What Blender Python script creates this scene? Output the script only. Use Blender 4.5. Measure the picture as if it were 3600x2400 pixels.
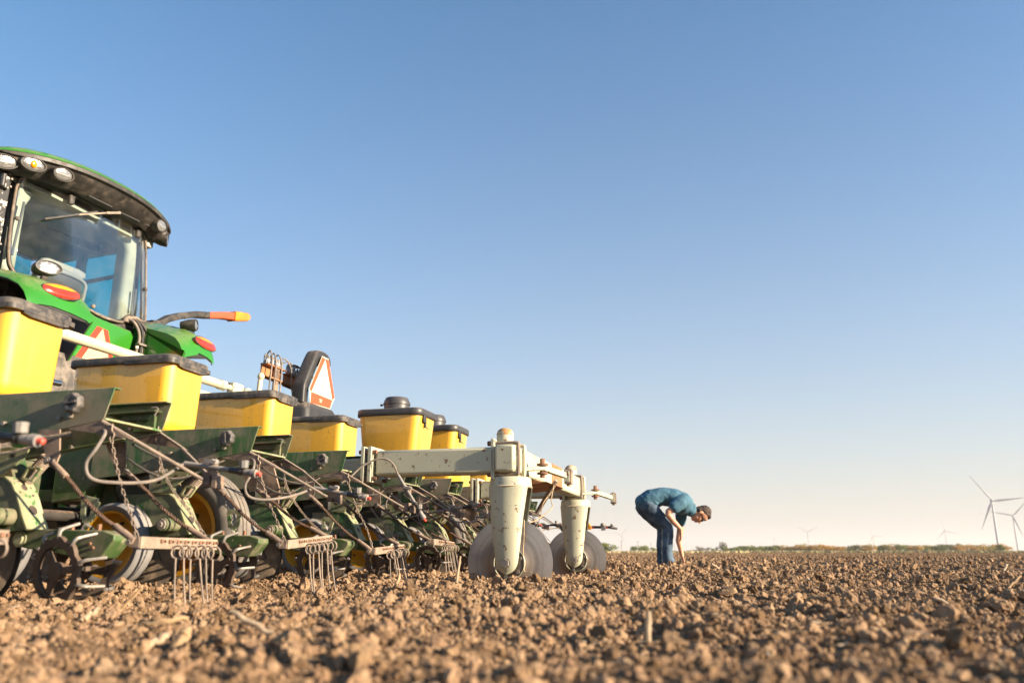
import bpy, bmesh, math, random
import numpy as np
from mathutils import Vector, Matrix, Euler
random.seed(7)
rng = np.random.default_rng(11)
SC = bpy.context.scene
COL = SC.collection
for o in list(bpy.data.objects):
    bpy.data.objects.remove(o)

# ------------------------------------------------------------------ camera, world, sun, exposure
PITCH = math.atan(740 / 2800)
CAMH = 0.16
cd = bpy.data.cameras.new('camera')
cd.lens = 28
cd.sensor_width = 36
cd.clip_start = 0.05
cd.clip_end = 20000
cd.dof.use_dof = True
cd.dof.focus_distance = 5.6
cd.dof.aperture_fstop = 2.5
cam = bpy.data.objects.new('camera', cd)
cam.location = (0, 0, CAMH)
cam.rotation_euler = (math.radians(90) + PITCH, 0, 0)
COL.objects.link(cam)
SC.camera = cam

SUN_AZ = math.radians(110)
SUN_EL = math.radians(17)
W = bpy.data.worlds.new("World")
SC.world = W
W.use_nodes = True
wn = W.node_tree.nodes
wn.clear()
sky = wn.new('ShaderNodeTexSky')
sky.sky_type = 'NISHITA'
sky.sun_disc = False
sky.sun_elevation = SUN_EL
sky.sun_rotation = SUN_AZ
sky.air_density = 1.0
sky.dust_density = 0.6
sky.ozone_density = 4.0
bg = wn.new('ShaderNodeBackground')
bg.inputs['Strength'].default_value = 0.079
wo = wn.new('ShaderNodeOutputWorld')
WL = W.node_tree.links.new
# hazy lower sky: the same pale band all round, thinning with height
hs_ = wn.new('ShaderNodeHueSaturation'); hs_.inputs['Saturation'].default_value = 1.28; hs_.inputs['Hue'].default_value = .492
WL(sky.outputs[0], hs_.inputs['Color'])
WL(hs_.outputs[0], bg.inputs['Color'])
bgh = wn.new('ShaderNodeBackground')
bgh.inputs['Color'].default_value = (.86, .815, .765, 1)
bgh.inputs['Strength'].default_value = 0.282
gtc = wn.new('ShaderNodeTexCoord'); gsp = wn.new('ShaderNodeSeparateXYZ')
WL(gtc.outputs['Generated'], gsp.inputs[0])
mz_ = wn.new('ShaderNodeMath'); mz_.operation = 'MAXIMUM'; mz_.inputs[1].default_value = 0; WL(gsp.outputs['Z'], mz_.inputs[0])
md_ = wn.new('ShaderNodeMath'); md_.operation = 'DIVIDE'; md_.inputs[1].default_value = -.30; WL(mz_.outputs[0], md_.inputs[0])
me_ = wn.new('ShaderNodeMath'); me_.operation = 'EXPONENT'; WL(md_.outputs[0], me_.inputs[0])
wmx = wn.new('ShaderNodeMixShader')
WL(me_.outputs[0], wmx.inputs[0]); WL(bg.outputs[0], wmx.inputs[1]); WL(bgh.outputs[0], wmx.inputs[2])
WL(wmx.outputs[0], wo.inputs['Surface'])
sl = bpy.data.lights.new('sun', 'SUN')
sl.energy = 5.0
sl.angle = math.radians(0.6)
sl.color = (1.0, 0.82, 0.60)
sun = bpy.data.objects.new('sun', sl)
sd = Vector((math.sin(SUN_AZ) * math.cos(SUN_EL), math.cos(SUN_AZ) * math.cos(SUN_EL), math.sin(SUN_EL)))
sun.rotation_euler = sd.to_track_quat('Z', 'Y').to_euler()
sun.location = (40, -15, 15)
COL.objects.link(sun)
SC.view_settings.view_transform = 'Standard'
SC.view_settings.look = 'None'
SC.view_settings.exposure = 1.6
SC.view_settings.gamma = 1
SC.view_settings.use_curve_mapping = False

# ------------------------------------------------------------------ frames
ROWS = 0.965
ANG = math.radians(14.5)
VX = Vector((math.cos(ANG), -math.sin(ANG), 0))     # rearward
UX = Vector((math.sin(ANG), math.cos(ANG), 0))      # along the toolbar, away
ORG = Vector((-1.615, 2.888, 0))
def WP(v, u, z=0):
    return ORG + VX * v + UX * u + Vector((0, 0, z))

def pix(x, y):
    """direction (right, forward, up) of a photograph pixel"""
    r = (x - 1800) / 2800; up = -(y - 1200) / 2800
    return (r, math.cos(PITCH) - up * math.sin(PITCH), math.sin(PITCH) + up * math.cos(PITCH))
def at_depth(x, y, Y):
    d = pix(x, y)
    return Vector((d[0] / d[1] * Y, Y, CAMH + d[2] / d[1] * Y))

# ------------------------------------------------------------------ mesh builder
def V3(p):
    return Vector((p[0], p[1], p[2]))

class MB:
    def __init__(s):
        s.v = []; s.f = []
    def add(s, vs, fs):
        n = len(s.v)
        s.v += [tuple(p) for p in vs]
        s.f += [tuple(i + n for i in f) for f in fs]
        return s
    def box(s, c, d, R=None):
        x, y, z = d[0] / 2, d[1] / 2, d[2] / 2
        vs = [Vector(p) for p in ((-x,-y,-z),(x,-y,-z),(x,y,-z),(-x,y,-z),(-x,-y,z),(x,-y,z),(x,y,z),(-x,y,z))]
        if R is not None:
            vs = [R @ p for p in vs]
        return s.add([p + Vector(c) for p in vs], [(0,3,2,1),(4,5,6,7),(0,1,5,4),(1,2,6,5),(2,3,7,6),(3,0,4,7)])
    def bar(s, a, b, w, h, up=(0, 0, 1)):
        """square bar from a to b"""
        a = V3(a); b = V3(b); t = (b - a); L = t.length; t.normalize()
        upv = V3(up)
        if abs(t.dot(upv)) > .98: upv = Vector((1, 0, 0))
        sd = t.cross(upv).normalized(); u2 = sd.cross(t).normalized()
        R = Matrix((t, sd, u2)).transposed()
        return s.box((a + b) / 2, (L, w, h), R)
    def prism(s, poly, y0, y1, M=None):
        """polygon in x,z extruded along y"""
        n = len(poly)
        vs = [Vector((p[0], y0, p[1])) for p in poly] + [Vector((p[0], y1, p[1])) for p in poly]
        if M is not None: vs = [M @ p for p in vs]
        fs = [tuple(range(n)), tuple(range(2 * n - 1, n - 1, -1))]
        fs += [(i, i + n, (i + 1) % n + n, (i + 1) % n) for i in range(n)]
        return s.add(vs, fs)
    def prismx(s, poly, x0, x1):
        """polygon in y,z extruded along x"""
        n = len(poly)
        vs = [Vector((x0, p[0], p[1])) for p in poly] + [Vector((x1, p[0], p[1])) for p in poly]
        fs = [tuple(range(n)), tuple(range(2 * n - 1, n - 1, -1))]
        fs += [(i, i + n, (i + 1) % n + n, (i + 1) % n) for i in range(n)]
        return s.add(vs, fs)
    def loft(s, rings, caps=True, closed=True):
        n = len(rings[0]); m = len(rings)
        vs = [p for r in rings for p in r]
        fs = []
        for i in range(m - 1):
            for j in range(n if closed else n - 1):
                k = (j + 1) % n
                fs.append((i*n + j, i*n + k, (i+1)*n + k, (i+1)*n + j))
        if caps and closed:
            fs.append(tuple(range(n - 1, -1, -1)))
            fs.append(tuple((m-1)*n + j for j in range(n)))
        return s.add(vs, fs)
    def tube(s, pts, r, n=8, caps=True):
        pts = [V3(p) for p in pts]
        m = len(pts)
        rs = r if isinstance(r, (list, tuple)) else [r] * m
        t = (pts[1] - pts[0]).normalized()
        a = Vector((0, 0, 1)) if abs(t.z) < .9 else Vector((1, 0, 0))
        nrm = (a - t * a.dot(t)).normalized()
        rings = []
        for i in range(m):
            if i == 0: t = pts[1] - pts[0]
            elif i == m - 1: t = pts[-1] - pts[-2]
            else: t = (pts[i+1] - pts[i]).normalized() + (pts[i] - pts[i-1]).normalized()
            if t.length < 1e-9: t = pts[min(i+1, m-1)] - pts[i-1]
            t.normalize()
            nrm = nrm - t * nrm.dot(t); nrm.normalize()
            b = t.cross(nrm)
            rings.append([pts[i] + (nrm * math.cos(2*math.pi*j/n) + b * math.sin(2*math.pi*j/n)) * rs[i] for j in range(n)])
        return s.loft(rings, caps)
    def lathe(s, prof, o, axis=(0, 1, 0), n=24, caps=False):
        """prof: (radius, distance along axis)"""
        ax = V3(axis).normalized(); o = V3(o)
        a = Vector((0, 0, 1)) if abs(ax.z) < .9 else Vector((1, 0, 0))
        p = (a - ax * a.dot(ax)).normalized(); q = ax.cross(p)
        rings = [[o + ax * h + (p * math.cos(2*math.pi*j/n) + q * math.sin(2*math.pi*j/n)) * max(r, 1e-5) for j in range(n)] for r, h in prof]
        return s.loft(rings, caps)
    def ell(s, c, r, nu=14, nv=9, R=None):
        c = V3(c); rings = []
        for i in range(nv + 1):
            th = math.pi * i / nv
            ring = []
            for j in range(nu):
                ph = 2 * math.pi * j / nu
                p = Vector((r[0]*math.sin(th)*math.cos(ph), r[1]*math.sin(th)*math.sin(ph), r[2]*math.cos(th)))
                if i in (0, nv): p += Vector((1e-5*math.cos(ph), 1e-5*math.sin(ph), 0))
                if R is not None: p = R @ p
                ring.append(c + p)
            rings.append(ring)
        return s.loft(rings, True)
    def xf(s, M):
        s.v = [tuple(M @ Vector(p)) for p in s.v]
        return s
    def mesh(s, name, mats, smooth=True, angle=38, weld=False):
        me = bpy.data.meshes.new(name)
        me.from_pydata(s.v, [], s.f)
        bm = bmesh.new(); bm.from_mesh(me)
        if weld: bmesh.ops.remove_doubles(bm, verts=bm.verts, dist=2e-4)
        bmesh.ops.recalc_face_normals(bm, faces=bm.faces)
        bm.to_mesh(me); bm.free()
        if not isinstance(mats, (list, tuple)): mats = [mats]
        for m in mats: me.materials.append(m)
        if smooth:
            me.polygons.foreach_set('use_smooth', [True] * len(me.polygons))
            me.set_sharp_from_angle(angle=math.radians(angle))
        return me

def link(name, me, parent=None, bevel=0, loc=None):
    o = bpy.data.objects.new(name, me)
    COL.objects.link(o)
    if parent is not None: o.parent = parent
    if loc is not None: o.location = loc
    if bevel:
        m = o.modifiers.new('bevel', 'BEVEL'); m.width = bevel; m.segments = 2
        m.limit_method = 'ANGLE'; m.angle_limit = math.radians(40)
        m.harden_normals = False
    return o
def obj(name, mb, mat, parent=None, bevel=0, smooth=True, angle=38, weld=False):
    return link(name, mb.mesh(name, mat, smooth, angle, weld), parent, bevel)
CACHE = {}
def cobj(key, name, fn, mat, parent=None, bevel=0, angle=38):
    """object on shared mesh data"""
    if key not in CACHE:
        mb = MB(); fn(mb); CACHE[key] = mb.mesh(name, mat, True, angle)
    return link(name, CACHE[key], parent, bevel)
def thing(name, label, cat, loc=(0, 0, 0), rz=0.0, group=None):
    o = bpy.data.objects.new(name, None)
    o.empty_display_size = .2
    COL.objects.link(o)
    o.location = loc; o.rotation_euler = (0, 0, rz)
    o['label'] = label; o['category'] = cat
    if group: o['group'] = group
    return o
def tag(o, label, cat, group=None):
    o['label'] = label; o['category'] = cat
    if group: o['group'] = group
    return o
def rrect(cx, cy, hx, hy, r, z, k=5):
    """rounded rectangle ring in x,y"""
    out = []
    for sx, sy, a0 in ((1, 1, 0), (-1, 1, 90), (-1, -1, 180), (1, -1, 270)):
        for i in range(k + 1):
            a = math.radians(a0 + 90 * i / k)
            out.append(Vector((cx + sx*(hx-r) + r*math.cos(a), cy + sy*(hy-r) + r*math.sin(a), z)))
    return out
def smooth_path(pts, n=6):
    """Catmull-Rom through the points"""
    P = [V3(p) for p in pts]
    P = [P[0]*2 - P[1]] + P + [P[-1]*2 - P[-2]]
    out = []
    for i in range(1, len(P) - 2):
        for k in range(n):
            t = k / n
            a, b, c, d = P[i-1], P[i], P[i+1], P[i+2]
            out.append(0.5 * ((2*b) + (c-a)*t + (2*a-5*b+4*c-d)*t*t + (3*b-a-3*c+d)*t*t*t))
    out.append(P[-2])
    return out

# ------------------------------------------------------------------ materials
def new_mat(name):
    m = bpy.data.materials.new(name); m.use_nodes = True
    nt = m.node_tree; b = nt.nodes['Principled BSDF']
    return m, nt, b
def rgba(c): return (c[0], c[1], c[2], 1)
def N(nt, t, **kw):
    n = nt.nodes.new(t)
    for k, v in kw.items():
        if k in n.inputs: n.inputs[k].default_value = v
        else: setattr(n, k, v)
    return n
def ramp(nt, src, a, b):
    r = nt.nodes.new('ShaderNodeMapRange')
    r.inputs['From Min'].default_value = a; r.inputs['From Max'].default_value = b
    r.interpolation_type = 'SMOOTHSTEP'
    nt.links.new(src, r.inputs['Value'])
    return r.outputs['Result']
def mix(nt, fac, a, b, mode='MIX'):
    m = nt.nodes.new('ShaderNodeMix'); m.data_type = 'RGBA'; m.blend_type = mode
    for s_, v in ((m.inputs[0], fac), (m.inputs[6], a), (m.inputs[7], b)):
        if isinstance(v, bpy.types.NodeSocket): nt.links.new(v, s_)
        elif isinstance(v, (int, float)): s_.default_value = v
        else: s_.default_value = rgba(v)
    return m.outputs[2]
def coords(nt, scale=(1, 1, 1), rnd=True):
    tc = nt.nodes.new('ShaderNodeTexCoord')
    mp = nt.nodes.new('ShaderNodeMapping')
    mp.inputs['Scale'].default_value = scale
    nt.links.new(tc.outputs['Object'], mp.inputs['Vector'])
    if rnd:
        oi = nt.nodes.new('ShaderNodeObjectInfo')
        ml = nt.nodes.new('ShaderNodeMath'); ml.operation = 'MULTIPLY'; ml.inputs[1].default_value = 37.0
        nt.links.new(oi.outputs['Random'], ml.inputs[0])
        cb = nt.nodes.new('ShaderNodeCombineXYZ')
        for i in range(3): nt.links.new(ml.outputs[0], cb.inputs[i])
        nt.links.new(cb.outputs[0], mp.inputs['Location'])
    return mp.outputs[0]
def noise(nt, vec, scale, detail=4, rough=.55):
    n = nt.nodes.new('ShaderNodeTexNoise')
    n.inputs['Scale'].default_value = scale; n.inputs['Detail'].default_value = detail
    n.inputs['Roughness'].default_value = rough
    nt.links.new(vec, n.inputs['Vector'])
    return n.outputs['Fac']
DUST = (0.36, 0.255, 0.17)
def paint(name, base, rough=.5, metal=0, dust=.35, dscale=5, chips=0.0, chipcol=(.10, .05, .03), cscale=40,
          streak=0.0, bump=.15, top=.5, dustcol=DUST, spots=0.0, coat=0.0, stripe_dir=(14, 14, 1.5), vary=.25, spec=.5, crough=.15):
    """coated surface with dust patches, settled dust, chips, streaks"""
    m, nt, b = new_mat(name)
    v = coords(nt)
    col = mix(nt, ramp(nt, noise(nt, v, dscale * .7, 2), .3, .7), [c * (1 - vary) for c in base], [c * (1 + vary * .5) for c in base])
    rg = rough
    d = None
    if dust > 0:
        lo = .78 - dust * .72
        d = ramp(nt, noise(nt, v, dscale, 6, .65), lo, lo + .28)
        ml = N(nt, 'ShaderNodeMath', operation='MULTIPLY'); ml.inputs[1].default_value = min(1, .35 + dust)
        nt.links.new(d, ml.inputs[0]); d = ml.outputs[0]
        if top > 0:
            g = nt.nodes.new('ShaderNodeNewGeometry'); sp = nt.nodes.new('ShaderNodeSeparateXYZ')
            nt.links.new(g.outputs['Normal'], sp.inputs[0])
            t = ramp(nt, sp.outputs['Z'], .25, .95)
            nz = ramp(nt, noise(nt, v, dscale * 3, 4), .25, .6)
            m2 = N(nt, 'ShaderNodeMath', operation='MULTIPLY'); nt.links.new(t, m2.inputs[0]); nt.links.new(nz, m2.inputs[1])
            m3 = N(nt, 'ShaderNodeMath', operation='MULTIPLY'); m3.inputs[1].default_value = top; nt.links.new(m2.outputs[0], m3.inputs[0])
            m4 = N(nt, 'ShaderNodeMath', operation='MAXIMUM'); nt.links.new(d, m4.inputs[0]); nt.links.new(m3.outputs[0], m4.inputs[1])
            d = m4.outputs[0]
        if streak > 0:
            vs = coords(nt, stripe_dir)
            s1 = ramp(nt, noise(nt, vs, 3, 4), .46, .66)
            m5 = N(nt, 'ShaderNodeMath', operation='MULTIPLY'); m5.inputs[1].default_value = streak; nt.links.new(s1, m5.inputs[0])
            m6 = N(nt, 'ShaderNodeMath', operation='MAXIMUM'); nt.links.new(d, m6.inputs[0]); nt.links.new(m5.outputs[0], m6.inputs[1])
            d = m6.outputs[0]
        col = mix(nt, d, col, dustcol)
    if chips > 0:
        c1 = ramp(nt, noise(nt, v, cscale, 5, .7), .72 - chips, .75 - chips)
        col = mix(nt, c1, col, chipcol)
    if spots > 0:
        c2 = ramp(nt, noise(nt, v, 95, 1), .78 - spots * .1, .80 - spots * .1)
        col = mix(nt, c2, col, (.16, .09, .04))
    nt.links.new(col, b.inputs['Base Color'])
    b.inputs['Metallic'].default_value = metal
    b.inputs['Specular IOR Level'].default_value = spec
    if d is not None:
        mr = nt.nodes.new('ShaderNodeMapRange'); mr.inputs['To Min'].default_value = rough; mr.inputs['To Max'].default_value = .95
        nt.links.new(d, mr.inputs['Value']); nt.links.new(mr.outputs[0], b.inputs['Roughness'])
    else:
        b.inputs['Roughness'].default_value = rough
    if coat: b.inputs['Coat Weight'].default_value = coat; b.inputs['Coat Roughness'].default_value = crough
    if bump:
        bp = nt.nodes.new('ShaderNodeBump'); bp.inputs['Strength'].default_value = bump; bp.inputs['Distance'].default_value = .004
        nt.links.new(noise(nt, v, 60, 4), bp.inputs['Height']); nt.links.new(bp.outputs[0], b.inputs['Normal'])
    return m

M = {}
M['green'] = paint('green_paint', (.030, .108, .030), .42, dust=.56, dscale=5, chips=.06, chipcol=(.22, .18, .13), streak=.62, top=.8, dustcol=(.235, .195, .135))
M['green_dark'] = paint('green_paint_inner', (.02, .075, .02), .5, dust=.55, dscale=6, streak=.6, top=.8, dustcol=(.17, .13, .085))
M['green_worn'] = paint('worn_green_paint', (.052, .098, .028), .5, dust=.50, dscale=9, chips=.07, chipcol=(.34, .30, .20), cscale=24, top=.9, dustcol=(.22, .18, .12))
M['green_pale'] = paint('pale_worn_green', (.25, .26, .145), .55, dust=.42, dscale=16, chips=.13, chipcol=(.045, .15, .035), cscale=26, top=.4, dustcol=(.36, .31, .22))
M['green_body'] = paint('tractor_green', (.028, .185, .012), .22, dust=.10, dscale=4, top=.35, bump=.02, coat=.6, vary=.08)
M['yellow'] = paint('yellow_plastic', (.78, .40, .012), .52, dust=.07, dscale=4.5, top=.3, bump=.03, spots=.7, dustcol=(.48, .27, .05), streak=.20, stripe_dir=(9, 9, 1.1), vary=.07, coat=1.0, crough=.05, spec=.9)
M['lid'] = paint('black_plastic_lid', (.035, .034, .034), .5, dust=.46, dscale=14, top=.7, bump=.1, streak=.4, dustcol=(.19, .155, .125))
M['lid_clean'] = paint('charcoal_plastic_lid', (.045, .044, .045), .45, dust=.22, dscale=9, top=.55, bump=.05, dustcol=(.24, .19, .15))
M['plastic'] = paint('black_plastic', (.03, .03, .03), .5, dust=.25, dscale=14, top=.6, bump=.05, dustcol=(.28, .22, .17))
M['plastic_grey'] = paint('dusty_grey_plastic', (.22, .21, .20), .6, dust=.45, dscale=22, top=.6, dustcol=(.42, .33, .25))
M['cab_black'] = paint('cab_black_plastic', (.030, .027, .024), .5, dust=.45, dscale=13, top=.5, bump=.08, dustcol=(.105, .082, .062), vary=.5)
M['cab_dirt'] = paint('splashed_black_frame', (.03, .03, .03), .5, dust=.30, dscale=6, chips=.20, chipcol=(.50, .46, .42), cscale=9, top=.2)
M['seal'] = paint('dusty_rubber_seal', (.14, .11, .085), .85, dust=.5, dscale=10, top=.3, dustcol=(.30, .235, .175))
M['knob'] = paint('dusty_dark_knob', (.075, .072, .070), .6, dust=.42, dscale=26, top=.6, dustcol=(.25, .20, .16))
M['rubber'] = paint('dusty_rubber', (.075, .068, .062), .85, dust=.52, dscale=6, top=.4, bump=.15, dustcol=(.27, .225, .18))
M['tread'] = paint('dusty_tread_rubber', (.15, .135, .12), .85, dust=.5, dscale=6, top=.4, bump=.15, dustcol=(.26, .22, .175))
M['rubber_grey'] = paint('grey_rubber', (.20, .19, .185), .8, dust=.35, dscale=8, top=.5, bump=.1, dustcol=(.30, .26, .22))
M['rim'] = paint('yellow_rim', (.62, .30, .008), .5, dust=.20, dscale=8, top=.5, spots=.6, dustcol=(.36, .20, .05))
M['brown'] = paint('dusty_brown_steel', (.10, .070, .055), .75, dust=.55, dscale=9, top=.9, bump=.2, dustcol=(.33, .235, .17))
M['dark_steel'] = paint('dark_steel', (.035, .030, .026), .6, dust=.24, dscale=12, top=.7, bump=.2, dustcol=(.20, .13, .09))
M['wheel_steel'] = paint('soil_stained_steel', (.11, .078, .056), .6, metal=.2, dust=.30, dscale=14, top=.3, bump=.3, dustcol=(.20, .125, .085))
M['tine'] = paint('worn_tine_steel', (.27, .245, .22), .45, metal=.35, dust=.30, dscale=20, top=.2, dustcol=(.32, .25, .19))
M['rod'] = paint('dusty_steel_rod', (.21, .165, .13), .7, dust=.5, dscale=12, top=.8, dustcol=(.37, .28, .21))
M['rope'] = paint('rusty_wire_rope', (.13, .075, .048), .7, metal=.2, dust=.3, dscale=22, top=.2, dustcol=(.26, .17, .115))
M['chain'] = paint('dusty_chain_steel', (.27, .21, .165), .6, metal=.35, dust=.45, dscale=25, top=.3, dustcol=(.42, .32, .24))
M['harrow'] = paint('dusty_flat_bar', (.26, .195, .145), .75, dust=.5, dscale=14, top=.5, chips=.10, chipcol=(.16, .085, .045), dustcol=(.36, .27, .20), bump=.3)
M['rust'] = paint('rusty_bolt', (.20, .10, .055), .8, dust=.35, dscale=30, top=.5)
M['rust_orange'] = paint('rusty_orange_steel', (.36, .155, .065), .7, dust=.25, dscale=9, top=.4, dustcol=(.42, .24, .13))
M['cream'] = paint('chipped_pale_green_paint', (.46, .45, .325), .5, dust=.26, dscale=4, chips=.125, chipcol=(.15, .085, .05), cscale=22, top=.3, dustcol=(.34, .31, .20), bump=.12, vary=.10)
M['cap'] = paint('rusted_cream_cap', (.55, .48, .33), .55, dust=.2, dscale=12, chips=.24, chipcol=(.40, .20, .07), cscale=17, top=.9, dustcol=(.42, .23, .09))
M['cream_tube'] = paint('cream_paint', (.56, .49, .34), .4, dust=.15, dscale=4, top=.2, chips=.01, vary=.06)
def discmat():
    m = paint('polished_disc_steel', (.40, .37, .34), .36, metal=.5, dust=.34, dscale=3.2, top=.1, bump=.04, dustcol=(.20, .17, .145))
    nt = m.node_tree; b = nt.nodes['Principled BSDF']
    src = b.inputs['Base Color'].links[0].from_socket
    tc = nt.nodes.new('ShaderNodeTexCoord'); sp = nt.nodes.new('ShaderNodeSeparateXYZ'); nt.links.new(tc.outputs['Object'], sp.inputs[0])
    cb = nt.nodes.new('ShaderNodeCombineXYZ')
    for k, off in (('X', -.03), ('Z', -.10)):
        ad = N(nt, 'ShaderNodeMath', operation='ADD'); ad.inputs[1].default_value = off
        nt.links.new(sp.outputs[k], ad.inputs[0]); nt.links.new(ad.outputs[0], cb.inputs[0 if k == 'X' else 1])
    ln = nt.nodes.new('ShaderNodeVectorMath'); ln.operation = 'LENGTH'; nt.links.new(cb.outputs[0], ln.inputs[0])
    cr = nt.nodes.new('ShaderNodeCombineXYZ'); nt.links.new(ln.outputs['Value'], cr.inputs[0])
    wob = noise(nt, tc.outputs['Object'], 5, 3); mw = N(nt, 'ShaderNodeMath', operation='MULTIPLY'); mw.inputs[1].default_value = .03
    nt.links.new(wob, mw.inputs[0]); nt.links.new(mw.outputs[0], cr.inputs[1])
    rings = ramp(nt, noise(nt, cr.outputs[0], 42, 3), .42, .66)
    rm_ = N(nt, 'ShaderNodeMath', operation='MULTIPLY'); rm_.inputs[1].default_value = .32; nt.links.new(rings, rm_.inputs[0])
    c1 = mix(nt, rm_.outputs[0], src, (.16, .13, .105))
    inner = nt.nodes.new('ShaderNodeMapRange'); inner.inputs['From Min'].default_value = .19; inner.inputs['From Max'].default_value = .12
    nt.links.new(ln.outputs['Value'], inner.inputs['Value'])
    m3 = N(nt, 'ShaderNodeMath', operation='MULTIPLY'); m3.inputs[1].default_value = .75; nt.links.new(inner.outputs[0], m3.inputs[0])
    nt.links.new(mix(nt, m3.outputs[0], c1, (.17, .125, .09)), b.inputs['Base Color'])
    return m
M['disc'] = discmat()
M['disc_hub'] = paint('dirty_disc_hub', (.15, .12, .09), .6, metal=.2, dust=.45, dscale=14, top=.3)
M['bolt'] = paint('grey_bolt', (.26, .23, .20), .5, metal=.4, dust=.35, dscale=30, top=.3)
M['chrome'] = paint('chrome_rod', (.7, .7, .72), .12, metal=1, dust=.03, top=.1)
M['blue_pipe'] = paint('grey_blue_pipe', (.42, .44, .48), .45, dust=.25, dscale=10)
M['red'] = paint('red_nozzle_tip', (.75, .09, .055), .5, dust=.15, dscale=60, top=.2)
M['orange'] = paint('orange_nozzle_body', (.75, .30, .03), .5, dust=.2, dscale=40)
M['hose'] = paint('dusty_hose', (.17, .145, .125), .7, dust=.45, dscale=16, top=.6, dustcol=(.34, .27, .21))
M['hose_black'] = paint('black_hose', (.025, .024, .023), .55, dust=.25, dscale=16, top=.5)
M['sign_red'] = paint('faded_orange_reflective', (.56, .075, .025), .45, dust=.15, dscale=8, top=0, vary=.06)
M['sign_white'] = paint('faded_cream_reflective', (.64, .57, .44), .45, dust=.05, dscale=8, top=0, vary=.04)
M['smv_red'] = paint('bright_red_reflective', (.62, .035, .012), .4, dust=.05, dscale=8, top=0, vary=.04)
M['smv_cream'] = paint('pale_orange_fluorescent', (.60, .40, .22), .45, dust=.05, dscale=8, top=0, vary=.04)
M['lens_red'] = paint('red_lens', (.70, .035, .012), .15, dust=.05, dscale=10, top=.1, bump=0, coat=.8)
M['lens_amber'] = paint('amber_lens', (.85, .25, .004), .15, dust=.05, dscale=10, top=.1, bump=0, coat=.8)
M['lens_clear'] = paint('clear_lamp_lens', (.26, .255, .245), .16, metal=.5, dust=.20, dscale=40, top=.1, bump=.9, coat=1, dustcol=(.36, .33, .29))
M['reflector'] = paint('lamp_reflector', (.8, .79, .76), .2, metal=.8, dust=.05)
M['interior'] = paint('cab_grey_trim', (.30, .315, .30), .8, dust=.1, dscale=4, top=.1, bump=.05)
M['interior_dark'] = paint('cab_dark_trim', (.085, .09, .095), .8, dust=.1, dscale=4, top=.1)
M['trim_pale'] = paint('cab_pale_pillar', (.36, .38, .31), .7, dust=.08, dscale=4, top=.1)
M['turbine'] = paint('shade_toned_turbine_paint', (.36, .36, .39), .5, dust=0, bump=0, vary=.02)  # grey-blue instead of white: shade on the turbines put into the base colour
M['pole'] = paint('weathered_wood_pole', (.16, .13, .11), .9, dust=0, bump=0)
M['house_wall'] = paint('pale_house_wall', (.66, .64, .62), .8, dust=0, bump=0)
M['house_roof'] = paint('grey_house_roof', (.26, .25, .26), .8, dust=0, bump=0)
M['straw'] = paint('dry_stalk', (.40, .26, .135), .8, dust=.3, dscale=30, top=.2, bump=.4, dustcol=(.42, .29, .18))
M['straw_pale'] = paint('bleached_stalk', (.42, .31, .20), .8, dust=.25, dscale=30, top=.2, bump=.4, dustcol=(.34, .24, .15))
M['twine'] = paint('baling_twine', (.48, .35, .20), .8, dust=.2, dscale=30)

def simple(name, base, rough=.6, sub=0, var=.2, scale=30, bump=0.0, bscale=80):
    m, nt, b = new_mat(name)
    v = coords(nt, rnd=False)
    nt.links.new(mix(nt, ramp(nt, noise(nt, v, scale, 4), .3, .7), [c*(1-var) for c in base], [min(1, c*(1+var)) for c in base]), b.inputs['Base Color'])
    b.inputs['Roughness'].default_value = rough
    if sub: b.inputs['Subsurface Weight'].default_value = sub; b.inputs['Subsurface Radius'].default_value = (.01, .004, .002); b.inputs['Subsurface Scale'].default_value = .5
    if bump:
        bp = nt.nodes.new('ShaderNodeBump'); bp.inputs['Strength'].default_value = bump; bp.inputs['Distance'].default_value = .02
        nt.links.new(noise(nt, v, bscale, 5), bp.inputs['Height']); nt.links.new(bp.outputs[0], b.inputs['Normal'])
    return m
M['skin'] = simple('skin', (.52, .26, .155), .5, .15, .12)
M['hair'] = simple('dark_hair', (.055, .032, .02), .55, 0, .5, 60, .9, 90)
M['shirt'] = simple('teal_shirt', (.044, .124, .180), .85, 0, .12, 8, .6, 14)
M['denim'] = simple('blue_denim', (.062, .098, .142), .9, 0, .5, 7, .5, 16)
M['boot'] = simple('tan_boot', (.40, .23, .11), .7, 0, .2)
M['glasses'] = simple('black_sunglasses', (.012, .010, .012), .15, 0, 0)
def leafmat(name, a, b_, c_):
    m, nt, b = new_mat(name)
    v = coords(nt)
    g = nt.nodes.new('ShaderNodeNewGeometry')
    col = mix(nt, g.outputs['Random Per Island'], a, b_)
    col = mix(nt, ramp(nt, noise(nt, v, .35, 2), .45, .65), col, c_)
    nt.links.new(col, b.inputs['Base Color']); b.inputs['Roughness'].default_value = .8
    tr = nt.nodes.new('ShaderNodeBsdfTranslucent'); nt.links.new(col, tr.inputs['Color'])
    ms = nt.nodes.new('ShaderNodeMixShader'); ms.inputs[0].default_value = .3
    out = nt.nodes['Material Output']
    nt.links.new(b.outputs[0], ms.inputs[1]); nt.links.new(tr.outputs[0], ms.inputs[2]); nt.links.new(ms.outputs[0], out.inputs['Surface'])
    return m
M['leaf_green'] = leafmat('leaf_green', (.15, .185, .03), (.23, .24, .04), (.105, .125, .025))
M['leaf_orange'] = leafmat('leaf_autumn', (.46, .27, .06), (.52, .29, .055), (.30, .25, .07))
M['leaf_grey'] = leafmat('leaf_greyish', (.13, .10, .06), (.17, .13, .075), (.10, .10, .05))
M['bark'] = paint('grey_bark', (.14, .11, .085), .9, dust=0, bump=.3)
M['drygrass'] = leafmat('dry_grass', (.42, .34, .17), (.50, .40, .22), (.30, .29, .12))
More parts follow.
